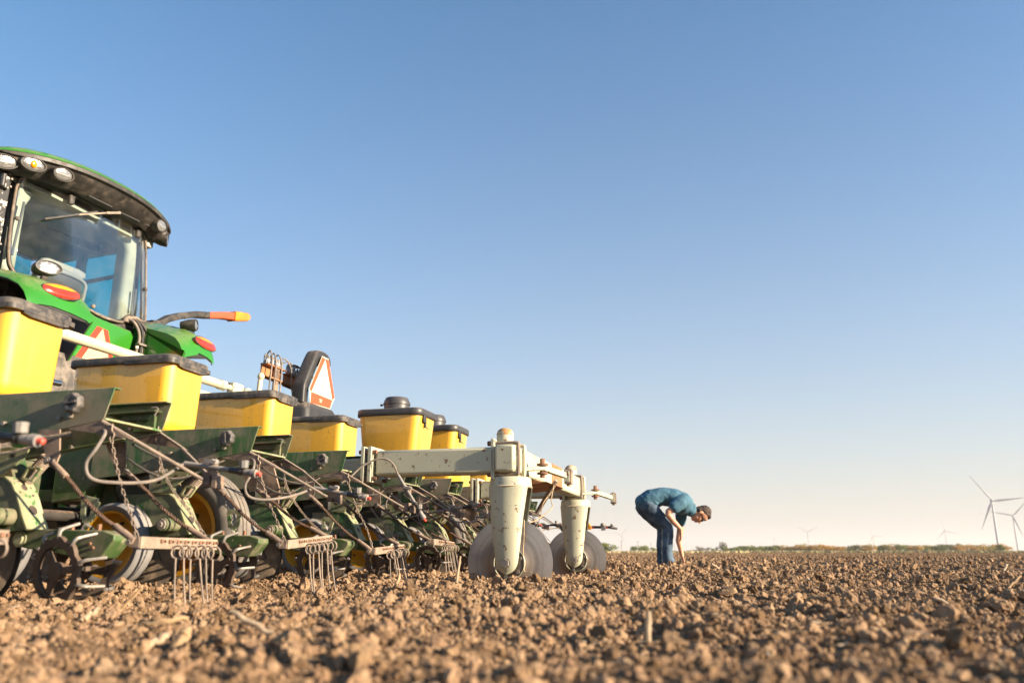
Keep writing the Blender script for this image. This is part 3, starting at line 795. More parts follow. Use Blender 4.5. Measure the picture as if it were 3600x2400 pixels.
def rope(parent, A, B, seedv=0):
    """flattened tube end, twisted strand wire rope, sleeve"""
    A = V3(A); B = V3(B); d = B - A
    sag = Vector((0, 0, -.018))
    p = [A, A + d*.11, A + d*.27 + sag*.3, A + d*.44 + sag, A + d*.66 + sag*1.1, A + d*.82 + sag*.5, B]
    S_ = smooth_path(p, 10)
    n = len(S_)
    def part(a, b): return S_[int(a*n): max(int(b*n), int(a*n)+2)]
    mb = MB()
    R_ = part(.24, .84)
    for k in range(3):
        pts_ = []
        M_ = 7 * len(R_)
        for i in range(M_):
            f = i / (M_-1) * (len(R_)-1); j = min(int(f), len(R_)-2)
            c = R_[j].lerp(R_[j+1], f-j); t = (R_[j+1]-R_[j]).normalized()
            a = Vector((0, 1, 0)); nn = (a - t*a.dot(t)).normalized(); bb = t.cross(nn)
            ph = 2*math.pi*(i/M_*len(R_)*.30 + k/3)
            pts_.append(c + (nn*math.cos(ph) + bb*math.sin(ph))*.0044)
        mb.tube(pts_, .0037, 5)
    c = obj('wire_rope', mb, M['rope'], parent)
    obj('upper_sleeve', MB().tube(part(0, .10), [.0095]*len(part(0, .10)), 8).tube(part(.08, .28), .0112, 10), M['brown'], c)
    obj('lower_sleeve', MB().tube(part(.80, 1.0), .0120, 10), M['brown'], c)
    obj('bolt', MB().tube([A + Vector((0, -.022, .0)), A + Vector((0, .02, .0))], .009, 6).lathe([(0, 0), (.014, 0), (.014, .004), (0, .004)], A + Vector((0, -.018, 0)), (0, 1, 0), 12), M['bolt'], c)
def tine_mesh(mb):
    # origin on the bar face; coil loops round y, then straight leg down
    pts_ = [(0, .0, .008), (-.001, -.004, -.012)]
    c = Vector((.023, -.004, -.036)); r = .024
    pts_ += [(c.x - r*math.cos(a), -.004 - .012*a/(2*math.pi), c.z + r*math.sin(a)*-1) for a in np.linspace(0, 2*math.pi*1.25, 22)]
    e = pts_[-1]
    pts_ += [(e[0]+.002, e[1]-.001, e[2]-.02), (e[0]+.012, e[1]-.002, e[2]-.10), (e[0]+.028, e[1]-.002, e[2]-.19)]
    mb.tube(pts_, .0038, 6)
def spider_mesh(mb):
    # cast body with slots, in the x,z plane; axis y
    n = 48
    ro, ri = .114, .070
    rim0 = []; rim1 = []
    body = [[], [], [], []]
    for i in range(n):
        a = 2*math.pi*i/n
        lob = .012 * abs(math.cos(5*a))
        for k, (r, y) in enumerate(((ro+lob, -.008), (ro+lob, .008), (ri+.018, .008), (ri+.018, -.008))):
            body[k].append(Vector((r*math.cos(a), y, r*math.sin(a))))
    mb.loft(body + [body[0]], False)
    for k in range(3):
        a = 2*math.pi*k/3 + .5
        mb.bar((.03*math.cos(a), 0, .03*math.sin(a)), (.085*math.cos(a), 0, .085*math.sin(a)), .014, .027, (-math.sin(a), 0, math.cos(a)))
        for rr in (.094,):
            mb.tube([(rr*math.cos(a), -.018, rr*math.sin(a)), (rr*math.cos(a), .012, rr*math.sin(a))], .008, 6)
    mb.lathe([(.0, -.018), (.016, -.018), (.018, -.026), (.026, -.026), (.031, -.015), (.034, .01), (.0, .012)], (0, 0, 0), (0, 1, 0), 24)
def stine_mesh(mb):
    mb.tube(smooth_path([(.104, 0, 0), (.124, .002, .004), (.142, -.004, .008), (.151, -.022, .008), (.163, -.078, .006)], 4), [.0072]*12 + [.0060]*5, 7)
def spider(parent, c, yaw, camber, phase, flip):
    o = cobj('spider', 'closing_wheel', spider_mesh, M['wheel_steel'], parent, .002)
    o.matrix_local = Matrix.Translation(c) @ Matrix.Rotation(yaw, 4, 'Z') @ Matrix.Rotation(camber, 4, 'X') @ Matrix.Scale(-1 if flip else 1, 4, (0, 1, 0)) @ Matrix.Rotation(phase, 4, 'Y')
    for k in range(10):
        s = cobj('spider_tine', 'wheel_tine', stine_mesh, M['tine'], o)
        s.matrix_local = Matrix.Rotation(2*math.pi*k/10, 4, 'Y')
def gw_mesh(mb):
    R, w = .2, .115
    mb.lathe([(.155, -.40*w), (.162, -.47*w), (.185, -.5*w), (.197, -.40*w), (R, -.22*w), (R+.001, 0), (R, .22*w), (.197, .40*w), (.185, .5*w), (.162, .47*w), (.155, .40*w)], (0, 0, 0), (0, 1, 0), 48)
def gr_mesh(mb):
    w = .115
    mb.lathe([(.156, -.42*w), (.16, -.46*w), (.150, -.44*w), (.142, -.12*w), (.10, .0), (.06, -.012), (.042, -.02), (.042, -.045), (.02, -.05), (0, -.05)], (0, 0, 0), (0, 1, 0), 40)
    mb.lathe([(.156, .42*w), (.145, .42*w), (.142, .1*w)], (0, 0, 0), (0, 1, 0), 40)
def lever(mb, pts_, r):
    mb.tube(pts_, r, 6)

def row_unit(k, label, detail=True):
    t = thing('row_unit', label, 'row unit', WP(0, k*ROWS), RZ, 'row units along the planter bar')
    R_ = random.Random(50 + k)
    # head, links, shank
    cobj('head', 'head_bracket', lambda m: m.prism([(-1.02, .70), (-.78, .70), (-.76, .52), (-.84, .42), (-1.02, .40)], .05, .33), M['green_worn'], t, .006)
    for y in (.07, .31):
        cobj('pl%s' % y, 'parallel_link', lambda m: m.bar((-1.15, y, .62), (-.82, y, .60), .02, .06).bar((-1.15, y, .44), (-.82, y, .44), .02, .06), M['green_dark'], t, .003)
    cobj('shank', 'shank', lambda m: m.prism([(-.80, .55), (-.42, .55), (-.36, .42), (-.34, .25), (-.42, .2), (-.70, .2), (-.80, .35)], .15, .23), M['green_dark'], t, .005)
    cobj('ntc', 'added_front_disc', lambda m: m.lathe([(0, -.012), (.05, -.012), (.06, -.003), (.205, 0), (.06, .003), (.05, .012), (0, .012)], (-1.25, .19, .17), (0, 1, 0), 36), M['disc_hub'], t)  # added disc, keeps bright sky from showing through beneath the bar
    cobj('ntb', 'added_disc_bracket', lambda m: m.prism([(-1.30, .50), (-1.14, .50), (-1.16, .30), (-1.23, .13), (-1.28, .13)], .21, .24), M['green_dark'], t, .004)  # added hanger for that disc, also covers the sky gap
    cobj('meter', 'seed_meter', lambda m: m.lathe([(0, -.07), (.10, -.07), (.125, -.05), (.13, .05), (.10, .08), (0, .08)], (-.60, .19, .50), (0, 1, 0), 28).box((-.60, .19, .64), (.16, .12, .10)), M['plastic'], t)
    for y, s in ((.16, -1), (.22, 1)):
        cobj('opener%s' % y, 'opener_disc', lambda m: m.lathe([(0, -.003), (.185, -.002), (.19, 0), (.185, .002), (0, .003)], (-.52, y, .14), (.1*s, 1, 0), 36), M['disc_hub'], t)
    # side panels with flange
    for y, s, nm in ((.03, 1, 'sp_near'), (.35, -1, 'sp_far')):
        def panel(m, y=y, s=s):
            m.prism([(-.78, .742), (.153, .746), (.120, .628), (-.034, .603), (-.48, .537), (-.78, .515)], y-.0025, y+.0025)
            m.bar((-.78, y+s*.016, .742), (.152, y+s*.016, .7445), .034, .005)
            m.bar((-.60, y+s*.014, .527), (-.04, y+s*.014, .604), .024, .004)
        p = cobj(nm, 'hopper_panel', panel, M['green'], t, .0015)
        for a, b in ((-.068, .640), (-.022, .646), (-.32, .63), (-.30, .58)):
            cobj('pbolt', 'panel_bolt', lambda m: m.tube([(0, -.018, 0), (0, .004, 0)], .008, 8), M['bolt'], p).location = (a, y, b)
    def knob(m):
        n = 42; rings = []
        for h, r in ((0, .020), (.006, .032), (.014, .037), (.034, .036), (.040, .031), (.041, .022), (.036, .012), (.036, .0005)):
            rings.append([Vector(((r + (.0022 if r > .025 else 0)*math.cos(7*2*math.pi*i/n))*math.cos(2*math.pi*i/n), -h, (r + (.0022 if r > .025 else 0)*math.cos(7*2*math.pi*i/n))*math.sin(2*math.pi*i/n))) for i in range(n)])
        m.loft(rings)
        m.bar((-.024, -.040, 0), (.024, -.040, 0), .008, .007)
    kb = cobj('knob', 'adjuster_knob', knob, M['knob'], t)
    kb.matrix_local = Matrix.Translation((0.0, .027, .690)) @ Matrix.Rotation(R_.uniform(0, 6), 4, 'Y')
    # inside the far panel: ledge, plate, latch hook
    cobj('ledge', 'inner_ledge', lambda m: m.prism([(-.12, .700), (.112, .704), (.118, .712), (-.12, .708)], .300, .346).box((.02, .325, .690), (.16, .006, .03)), M['green_dark'], t, .001)
    ip = cobj('iplate', 'inner_plate', lambda m: m.box((.045, .338, .660), (.10, .012, .062)), M['green_worn'], t, .002)
    for a, b in ((.015, .676), (.07, .678), (.073, .645)):
        cobj('iplateb', 'plate_bolt', lambda m: m.tube([(0, -.004, 0), (0, .003, 0)], .005, 6), M['bolt'], ip).location = (a, .332, b)
    cobj('hook', 'latch_hook', lambda m: m.tube([(.085, .315, .722), (.110, .315, .722), (.118, .315, .716), (.105, .315, .690)], .004, 6), M['bolt'], t)
    cobj('brace', 'cross_strip', lambda m: m.prism([(.085, .627), (.122, .628), (.122, .636), (.085, .636)], .036, .344), M['green_pale'], t, .001)
    # gussets and harrow-arm rods
    for y, s, nm in ((.03, 1, 'gn'), (.35, -1, 'gf')):
        cobj(nm, 'gusset', lambda m, y=y: m.prism([(-.036, .599), (.117, .624), (.250, .551), (.190, .563)], y-.004, y+.002), M['brown'], t)
        def rodfn(m, y=y, s=s):
            m.tube([(.117, y-.003, .622), (.250, y-.003+s*.02, .551)], .0064, 6)
            m.tube([(.235, y-.003+s*.018, .558), (.47, YC - s*.035, .414)], .0062, 8)
        cobj(nm + 'r', 'arm_rod', rodfn, M['rod'], t)
    # spray tube, clamp and nozzle
    (ax, az), (bx, bz) = SPRAY[k]
    A = Vector((ax, YC-.03, az)); B = Vector((bx, YC-.03, bz)); d = (B-A).normalized()
    Cc = A + (B-A)*.36
    sp = obj('spray_tube', MB().tube([A, A + (B-A)*.62], .0092, 10), M['plastic_grey'], t)
    obj('tube_coupling', MB().tube([A + (B-A)*.60, A + (B-A)*.80], .0115, 10).tube([A + (B-A)*.72, A + (B-A)*.76], .014, 8), M['plastic'], sp)
    nz = obj('nozzle_body', MB().tube([A + (B-A)*.80, A + (B-A)*.88, A + (B-A)*.885, A + (B-A)*.95], [.0125, .0125, .0155, .0155], 10).tube([A + (B-A)*.79 + Vector((0, -.006, .014)), A + (B-A)*.79 + Vector((0, -.008, .040))], [.016, .018], 9), M['plastic_grey'], t)
    obj('nozzle_tip', MB().tube([A + (B-A)*.95, B, B + d*.003], [.0078, .0074, .003], 9), M['red'], nz)
    cl = obj('clamp', MB().box((.478, YC, .418), (.03, .06, .05)).box((.515, YC-.01, .405), (.022, .05, .046)).bar(Cc + Vector((0, .01, -.03)), Cc + Vector((0, .01, .02)), .02, .03), M['brown'], t, .003)
    obj('wing_nut', MB().tube([Cc + Vector((.01, -.022, .018)), Cc + Vector((.012, .012, .020))], .010, 8).bar(Cc + Vector((-.018, -.02, .024)), Cc + Vector((.03, -.02, .016)), .005, .012), M['plastic_grey'], cl)
    if k == 2:
        hp_ = [(.10, .05, .55), (.15, .08, .59), (.21, .11, .657), (.288, .14, .70), (.348, .155, .70), (.393, .16, .667), (.425, .16, .605)]
    elif k == 3:
        hp_ = [tuple(A), (.25, .12, .42), (.10, .06, .39), (.03, .0, .42), (.02, -.03, .49), (.06, -.03, .56)]
    else:
        hp_ = [tuple(A), (.34, .06, .415 + R_.uniform(-.02, .02)), (.26, -.04, .392), (.205, -.09, .405), (.188, -.10, .455), (.205, -.08, .51), (.16, .0, .575), (.08, .06, .60)]
    obj('spray_hose', MB().tube(smooth_path(hp_, 6), .0060, 8), M['hose'], t)
    # row cables with their brackets
    for y, s, nm in ((.0, 1, 'cbn'), (.38, -1, 'cbf')):
        cobj(nm, 'cable_bracket', lambda m, y=y, s=s: m.prism([(-.155, .60), (-.055, .597), (-.040, .50), (-.052, .466), (-.078, .462), (-.10, .50)], y + s*.018 - .003, y + s*.018 + .003), M['brown'], t)
    zl, zr = BARS.get(k, (.20 + R_.uniform(-.02, .02), .205 + R_.uniform(-.02, .02)))
    barA = Vector((.375, -.022, zl)); barB = Vector((.372, .415, zr))
    rope(t, (-.062, .0, .480), barA + Vector((-.02, .0, .005)))
    rope(t, (-.062, .38, .480), barB + Vector((-.02, -.02, .012)))
    # drag harrow
    hb = obj('harrow_bar', MB().bar(barA, barB, .011, .039).box(barA + Vector((-.02, .004, 0)), (.04, .012, .034)).box(barB + Vector((-.02, -.004, 0)), (.04, .012, .034)), M['harrow'], t, .001)
    db = (barB - barA)
    nt_ = 6
    for i in range(nt_):
        p = barA + db * (.42 + .10*i)
        mt = Matrix.Translation(p + Vector((.006, 0, .004))) @ Matrix.Rotation(R_.uniform(-.12, .12), 4, 'Z') @ Matrix.Rotation(R_.uniform(-.13, .05), 4, 'Y') @ Matrix.Scale(R_.uniform(.92, 1.02), 4, (0, 0, 1))
        o = cobj('harrow_tine', 'harrow_tine', tine_mesh, M['rod'], hb); o.matrix_local = mt
    mbq = MB()
    for i in range(8):
        p = barA + db * (.24 + .10*i) + Vector((.0075, 0, .006))
        mbq.box(p, (.008, .012, .012)); mbq.box(p + Vector((.002, .018, 0)), (.006, .006, .008))
    obj('tine_nuts', mbq, M['rust'], hb)
    obj('bar_bolt', MB().tube([barA + Vector((-.035, -.016, 0)), barA + Vector((-.035, .03, 0))], .010, 6), M['bolt'], hb)
    # chains to the ends of the bar
    chain(t, smooth_path([(.165, .025, .560), (.205, .018, .47), (.25, .006, .385), (.315, -.012, .29), (.362, -.020, zl+.018)], 6))
    chain(t, smooth_path([(.105, .345, .600), (.135, .352, .49), (.185, .368, .40), (.255, .39, .315), (.340, .405, zr+.018)], 6))
    cobj('loose', 'spare_link', lambda m: m.tube([(.125, .36, .50), (.115, .362, .46), (.11, .362, .43)], .003, 5), M['chain'], t)
    # closing arm, lever, spring, closing wheels
    cobj('carm', 'closing_arm', lambda m: m.prism([(-.33, .246), (.078, .238), (.128, .222), (.130, .200), (.078, .137), (-.02, .139), (-.31, .182)], .145, .235), M['green_worn'], t, .005)
    cobj('carmp', 'arm_pivot', lambda m: m.lathe([(0, -.012), (.020, -.012), (.020, -.004), (.030, -.004), (.030, 0), (0, 0)], (-.29, .145, .208), (0, 1, 0), 20), M['green_pale'], t)
    def tl(m):
        for a, b in (((-.078, .355), (-.014, .350)), ((-.014, .350), (-.028, .276)), ((-.028, .276), (-.062, .278)), ((-.062, .278), (-.078, .355))):
            m.bar((a[0], .19, a[1]), (b[0], .19, b[1]), .022, .009, (0, 1, 0))
        m.bar((-.045, .19, .278), (-.040, .19, .242), .008, .012)
    lv = cobj('tl', 'pressure_lever', tl, M['green_pale'], t, .001)
    lv.rotation_euler = (0, 0, 0)
    if k % 2 == 0: lv.matrix_local = Matrix.Translation((-.045, .19, .242)) @ Matrix.Rotation(.12, 4, 'Y') @ Matrix.Translation((.045, -.19, -.242))
    cobj('armb', 'arm_bolts', lambda m: [m.tube([(a, .19, .238), (a, .19, .262)], .009, 6) for a in (-.10, .02)] + [m.tube([(a, .137, b), (a, .148, b)], .006, 6) for a, b in ((.03, .19), (.045, .175))], M['rust'], t)
    def springm(m):
        a = Vector((-.262, .19, .520)); b = Vector((-.350, .19, .428)); tt = (b-a).normalized(); nn = Vector((0, 1, 0)); bb = tt.cross(nn)
        m.tube([a.lerp(b, i/160) + (nn*math.cos(2*math.pi*i/10) + bb*math.sin(2*math.pi*i/10))*.022 for i in range(161)], .0042, 5)
    cobj('spring', 'spring', springm, M['rod'], t)
    spider(t, (-.062, .10, .093), math.radians(-9), math.radians(6), R_.uniform(0, .6), True)
    spider(t, (-.045, .212, .093), math.radians(9), math.radians(-6), R_.uniform(0, .6), False)
    cobj('spax', 'wheel_axle', lambda m: m.tube([(-.05, .10, .10), (-.05, .28, .10)], .014, 8).bar((-.05, .19, .10), (-.03, .19, .18), .05, .05), M['dark_steel'], t)
    # gauge wheels with shield plates
    for y, s in ((.085, -1), (.295, 1)):
        g = cobj('gw', 'gauge_wheel', gw_mesh, M['rubber_grey'], t, angle=50)
        g.matrix_local = Matrix.Translation((-.625 + R_.uniform(-.01, .01), y, .198)) @ Matrix.Rotation(math.radians(3*s), 4, 'Z') @ Matrix.Scale(-s, 4, (0, 1, 0))
        cobj('gr', 'rim', gr_mesh, M['rim'], g)
        cobj('grb', 'rim_bolts', lambda m: [m.tube([(.105*math.cos(a), -.014, .105*math.sin(a)), (.105*math.cos(a), .006, .105*math.sin(a))], .008, 6) for a in [2*math.pi*i/5 for i in range(5)]], M['dark_steel'], g)
    arc = [(-.505, .441), (-.372, .439), (-.335, .415), (-.300, .365), (-.262, .292), (-.232, .242)]
    for y, nm in ((.115, 'qn'), (.205, 'qf')):
        cobj(nm, 'side_plate', lambda m, y=y: m.prism(arc + [(-.30, .236), (-.60, .236), (-.62, .441)], y-.003, y+.003), M['green'], t)
    def flange(m):
        for i in range(len(arc)-1):
            a, b = arc[i], arc[i+1]
            m.add([(a[0]+.002, .108, a[1]+.003), (b[0]+.003, .108, b[1]+.002), (b[0]+.003, .212, b[1]+.002), (a[0]+.002, .212, a[1]+.003), (a[0]-.002, .108, a[1]-.003), (b[0]-.003, .108, b[1]-.002), (b[0]-.003, .212, b[1]-.002), (a[0]-.002, .212, a[1]-.003)],
                  [(0,1,2,3), (4,5,6,7), (0,1,5,4), (2,3,7,6), (1,2,6,5), (0,3,7,4)])
    fl = cobj('qfl', 'curved_flange', flange, M['green_pale'], t)
    def holes(m):
        for f, y, r in ((2.3, .160, .014), (3.7, .165, .020), (1.7, .15, .006), (1.95, .185, .006), (2.9, .185, .006), (2.3, .19, .005), (2.7, .13, .005)):
            i = int(f); a, b = Vector((arc[i][0], 0, arc[i][1])), Vector((arc[i+1][0], 0, arc[i+1][1]))
            p = a.lerp(b, f-i); tt = (b-a).normalized(); nn = Vector((-tt.z, 0, tt.x)) * (-1 if tt.x*1 < 0 else 1)
            if nn.x < 0: nn = -nn
            m.lathe([(r, 0), (r*.8, .0008), (0, .001)], p + Vector((0, y, 0)) + nn*.0037, nn, 14)
    cobj('qh', 'flange_holes', holes, M['dark_steel'], fl)
    cobj('handle', 'depth_handle', lambda m: [m.bar(a, b, .010, .012, (0, 1, 0)) for a, b in (((-.335, .16, .437), (-.312, .16, .478)), ((-.312, .16, .478), (-.255, .16, .472)), ((-.255, .16, .472), (-.290, .16, .426)), ((-.335, .16, .437), (-.290, .16, .426)))], M['green_pale'], t, .001)
    mp_ = cobj('mplate', 'mount_plate', lambda m: m.prism([(-.47, .445), (-.37, .445), (-.275, .512), (-.262, .540), (-.36, .552), (-.46, .54)], .095, .101), M['green_pale'], t, .001)
    cobj('mhole', 'plate_hole', lambda m: [m.lathe([(.011, 0), (.008, -.001), (0, -.0012)], (a, .0945, b), (0, 1, 0), 12) for a, b in ((-.42, .50), (-.33, .52))], M['dark_steel'], mp_)
    cobj('roller', 'gauge_arm_pivot', lambda m: m.lathe([(0, .0), (.030, .0), (.032, .02), (.032, .10), (0, .10)], (-.315, .01, .288), (0, 1, 0), 20), M['green_worn'], t)
    cobj('rollb', 'pivot_bolt', lambda m: m.lathe([(0, -.022), (.014, -.022), (.014, -.012), (.026, -.012), (.027, -.002), (.024, .008), (0, .008)], (-.315, .01, .288), (0, 1, 0), 8), M['bolt'], t)
    cobj('garm', 'gauge_arm', lambda m: m.bar((-.315, .085, .288), (-.625, .085, .2), .02, .05), M['green_dark'], t, .003)
    cobj('tube', 'seed_tube', lambda m: m.tube(smooth_path([(-.6, .19, .42), (-.5, .19, .3), (-.42, .19, .12)], 4), .025, 8), M['plastic'], t)
    return t

RU = {-1: 'row unit cut off by the left edge, only its harrow bar end showing',
      0: 'nearest full row unit, blurred spiked wheel and sagging spray nozzle at left',
      1: 'row unit in front of the large grey transport tyre with mottled spray bar',
      2: 'row unit whose thin hose arches up before the pale green side beam',
      3: 'row unit directly under the pale side beam with small blurred harrow coils',
      4: 'row unit with grey knob below the first capped yellow hopper',
      5: 'row unit half hidden behind the nearer coulter disc and fork',
      6: 'row unit seen through the gap between the two coulter forks',
      7: 'farthest row unit whose black spray bar sticks out right of the farther coulter'}
for k in range(-1, 8): row_unit(k, RU[k])
for k, dx in ((7, 0),):
    ex = [o for o in bpy.data.objects if o.get('label') == RU[7]][0]
    b = obj('spray_boom', MB().tube([(.42, .13, .45), (.70, .14, .435), (1.05, .15, .432)], .010, 8), M['hose_black'], ex)
    obj('boom_valve', MB().box((.80, .14, .43), (.05, .03, .04)).ell((.80, .13, .46), (.02, .02, .022)), M['orange'], b, .004)
    obj('boom_valve', MB().box((.96, .145, .425), (.05, .03, .05)).ell((.955, .14, .462), (.028, .02, .022)), M['plastic_grey'], b, .004)
    obj('boom_end', MB().ell((1.06, .15, .455), (.022, .022, .018)).tube([(1.05, .15, .432), (1.12, .15, .420)], [.018, .012], 8), M['plastic_grey'], b)
    obj('boom_hose', MB().tube(smooth_path([(.45, .12, .47), (.62, .13, .475), (.74, .135, .45), (.85, .14, .445), (1.04, .145, .44)], 5), .007, 7), M['hose_black'], b)
    obj('boom_tip', MB().tube([(.835, .14, .43), (.86, .14, .43)], .010, 8).tube([(.99, .14, .428), (1.01, .14, .428)], .009, 8), M['red'], b)

# ------------------------------------------------------------------ hoppers
def hopper_small(k, label):
    t = thing('seed_hopper', label, 'hopper', WP(0, k*ROWS, .742), RZ, 'small yellow hoppers with flat black lids')
    def body(m):
        rings = []
        for z, g in ((.0, .030), (.02, .014), (.06, .008), (.36, .0), (.365, .0)):
            rings.append(rrect(-.675, .165, .305-g, .150-g, .055, z, 6))
        m.loft(rings)
    def lid(m):
        m.loft([rrect(-.675, .165, .318, .164, .05, .352, 6), rrect(-.675, .165, .320, .167, .05, .356, 6), rrect(-.675, .165, .320, .167, .05, .386, 6), rrect(-.675, .165, .310, .157, .045, .394, 6), rrect(-.675, .165, .27, .12, .04, .398, 6)])
    b = cobj('hs_body', 'body', body, M['yellow'], t, angle=60)
    l = cobj('hs_lid', 'lid', lid, M['lid'], t, angle=60)
    cobj('hs_lip', 'lid_lip', lambda m: m.loft([rrect(-.50, .165, .150, .170, .03, .347, 4), rrect(-.50, .165, .150, .1715, .03, .366, 4)]).prismx([(.06, .340), (.10, .332), (.25, .332), (.29, .340), (.29, .36), (.06, .36)], -.360, -.352), M['lid'], l)
    return t
def hopper_big(k, label):
    t = thing('capped_hopper', label, 'hopper', WP(0, k*ROWS, .75), RZ, 'tall yellow hoppers with round caps')
    def body(m):
        rings = []
        for z, gx_, gy_ in ((.0, .09, .06), (.03, .06, .035), (.10, .045, .025), (.54, .0, .0)):
            rings.append(rrect(-.415, .19, .285-gx_, .215-gy_, .075, z, 7))
        m.loft(rings)
    cobj('hb_body', 'body', body, M['yellow'], t, angle=60)
    def lid(m):
        m.loft([rrect(-.415, .19, .298, .228, .085, .532, 7), rrect(-.415, .19, .301, .231, .085, .536, 7), rrect(-.415, .19, .301, .231, .085, .582, 7), rrect(-.415, .19, .294, .224, .08, .592, 7), rrect(-.415, .19, .25, .18, .07, .598, 7)])
    l = cobj('hb_lid', 'lid', lid, M['lid_clean'], t, angle=60)
    cobj('hb_cap', 'filler_cap', lambda m: m.lathe([(.112, .59), (.112, .655), (.118, .657), (.120, .667), (.106, .705), (.095, .722), (.05, .728), (0, .729)], (-.43, .20, 0), (0, 0, 1), 32).tube([(-.55, .17, .66), (-.57, .165, .66)], .010, 8), M['lid_clean'], l)
    lt = cobj('hb_latch', 'latch', lambda m: m.box((-.120, .08, .505), (.012, .055, .06)).box((-.128, .12, .480), (.014, .03, .085)).tube([(-.118, .11, .44), (-.100, .125, .425)], .006, 6).box((-.115, .12, .555), (.006, .018, .012)).box((-.115, .17, .555), (.006, .018, .012)), M['plastic'], t, .003)
    return t
HS = {0: 'yellow hopper cut off by the left edge, sunlit pale side showing', 1: 'yellow hopper with muddy streaks in front of the tractor fender',
      2: 'third small yellow hopper below the brown valve rail', 3: 'shaded small yellow hopper below the triangular sign'}
for k in HS: hopper_small(k, HS[k])
hopper_big(4, 'tall yellow hopper with black cap and metal latch above the side beam')
hopper_big(5, 'second capped yellow hopper just left of the nearer coulter stem')
hopper_small(6, 'yellow hopper mostly hidden behind the side beam and nearer fork')
hopper_small(7, 'farthest yellow hopper, a sliver seen under the cross beam')

# wiring sagging from unit to unit
for k in range(-1, 7):
    for v_, z_, sg_ in ((-.02, .585, .055), (-.10, .575, .10)):
        u0 = k*ROWS + .36; u1 = (k+1)*ROWS + .03
        obj('wire_harness', MB().tube([(v_ + .02*math.sin(3.1*f), u0 + (u1-u0)*f, z_ - 4*sg_*f*(1-f)) for f in np.linspace(0, 1, 12)], .0055, 6), M['hose_black'], pf)

# ------------------------------------------------------------------ tractor
tr = thing('tractor', 'large green tractor with rounded cab and lamps, seen from behind', 'tractor', WP(-3.3, 3.38), RZ - math.radians(6))
# chassis and tyres
obj('chassis', MB().box((-1.8, 0, .95), (4.4, .62, .6)), M['dark_steel'], tr, .02)
obj('hood', MB().loft([[Vector((x, p.x, p.y)) for p in rrect(0, zc, hy, hz, .2, 0, 5)] for x, zc, hy, hz in ((-1.75, 1.75, .50, .55), (-3.2, 1.72, .47, .50), (-4.3, 1.62, .42, .42))]), M['green_body'], tr)
obj('rear_axle', MB().tube([(-.15, -1.3, .98), (-.15, 1.3, .98)], .16, 20), M['green_dark'], tr)
def bigtyre(name, x, y, R, w, rr):
    t = obj(name, MB().lathe([(rr, -.40*w), (rr+.04, -.5*w), (R-.16, -.52*w), (R-.06, -.48*w), (R-.03, -.40*w), (R-.02, 0), (R-.03, .40*w), (R-.06, .48*w), (R-.16, .52*w), (rr+.04, .5*w), (rr, .40*w)], (x, y, R), (0, 1, 0), 64), M['rubber'], tr, angle=50)
    mb = MB()
    for k in range(44):
        a = 2*math.pi*k/44; s = 1 if k % 2 else -1
        c = Vector((x + (R-.005)*math.cos(a), y + s*.24*w, R + (R-.005)*math.sin(a)))
        Rm = Matrix.Rotation(-a, 3, 'Y') @ Matrix.Rotation(s*.75, 3, 'X')
        mb.box(c, (.065, .56*w, .055), Rm)
    obj('tread_lugs', mb, M['rubber'], t)
    obj('wheel_rim', MB().lathe([(rr, -.36*w), (rr-.03, -.2*w), (.3, -.05), (.16, -.12), (0, -.12)], (x, y, R), (0, 1, 0), 40), M['rim'], t)
for y in (-1.0, 1.0): bigtyre('rear_tyre', -.15, y, .98, .46, .55)
for y in (-.95, .95): bigtyre('front_tyre', -3.35, y, .78, .42, .42)
obj('tank_cover', MB().loft([rrect(.25, -.30, .26, .42, .14, z, 6) for z in (1.10, 1.62)] + [rrect(.25, -.30, .20, .36, .12, 1.75, 6)]), M['rubber'], tr)
for y in (-.42, .42):
    obj('lift_arm', MB().bar((.0, y, .8), (.75, y, .55), .06, .12), M['dark_steel'], tr, .008)

# cab body and posts
obj('cab_floor', MB().box((-.82, 0, 2.02), (1.66, 1.60, .5)), M['cab_black'], tr, .02)
for y in (-.83, .83):
    s = 1 if y > 0 else -1
    obj('rear_post', MB().prismx([(y*.90-.035, 2.25), (y*.90+.035, 2.25), (y*.84+.035, 3.36), (y*.84-.035, 3.36)], -.24, -.13), M['cab_black'], tr, .012)
    obj('post_trim', MB().loft([[Vector((p.x, p.y, z)) for p in rrect(-.22, (y - s*.19), .09, .075, .05, z, 4)] for z in (2.3, 2.9, 3.12)] + [[Vector((p.x, p.y, 3.25)) for p in rrect(-.25, y - s*.22, .12, .11, .06, 3.25, 4)]]), M['trim_pale'], tr)
    obj('middle_post', MB().bar((-1.08, y*.97, 2.2), (-1.02, y*.97, 3.35), .07, .09), M['interior'], tr, .01)
    obj('front_post', MB().bar((-1.68, y*.9, 2.2), (-1.55, y*.9, 3.35), .08, .08), M['cab_black'], tr, .01)
    obj('sill_rail', MB().bar((-1.65, y, 2.30), (-.1, y, 2.33), .08, .10), M['cab_black'], tr, .01)
    obj('head_rail', MB().bar((-1.6, y*.97, 3.30), (-.1, y*.97, 3.30), .10, .14), M['interior'], tr, .02)
obj('window_bar', MB().bar((-1.05, .79, 2.935), (-.2, .79, 2.965), .03, .035), M['interior_dark'], tr)
obj('side_window', MB().box((-.64, .815, 2.80), (.92, .006, .98)), M['glass_side'], tr)
obj('side_window', MB().box((-1.34, .80, 2.80), (.52, .006, .98)), M['glass_side'], tr)
obj('side_window', MB().box((-.64, -.815, 2.80), (.92, .006, .98)), M['glass_side'], tr)
obj('windscreen', MB().box((-1.66, 0, 2.80), (.008, 1.40, 1.0)), M['glass_side'], tr)
obj('headliner', MB().box((-.86, 0, 3.30), (1.52, 1.62, .05)), M['interior'], tr, .01)
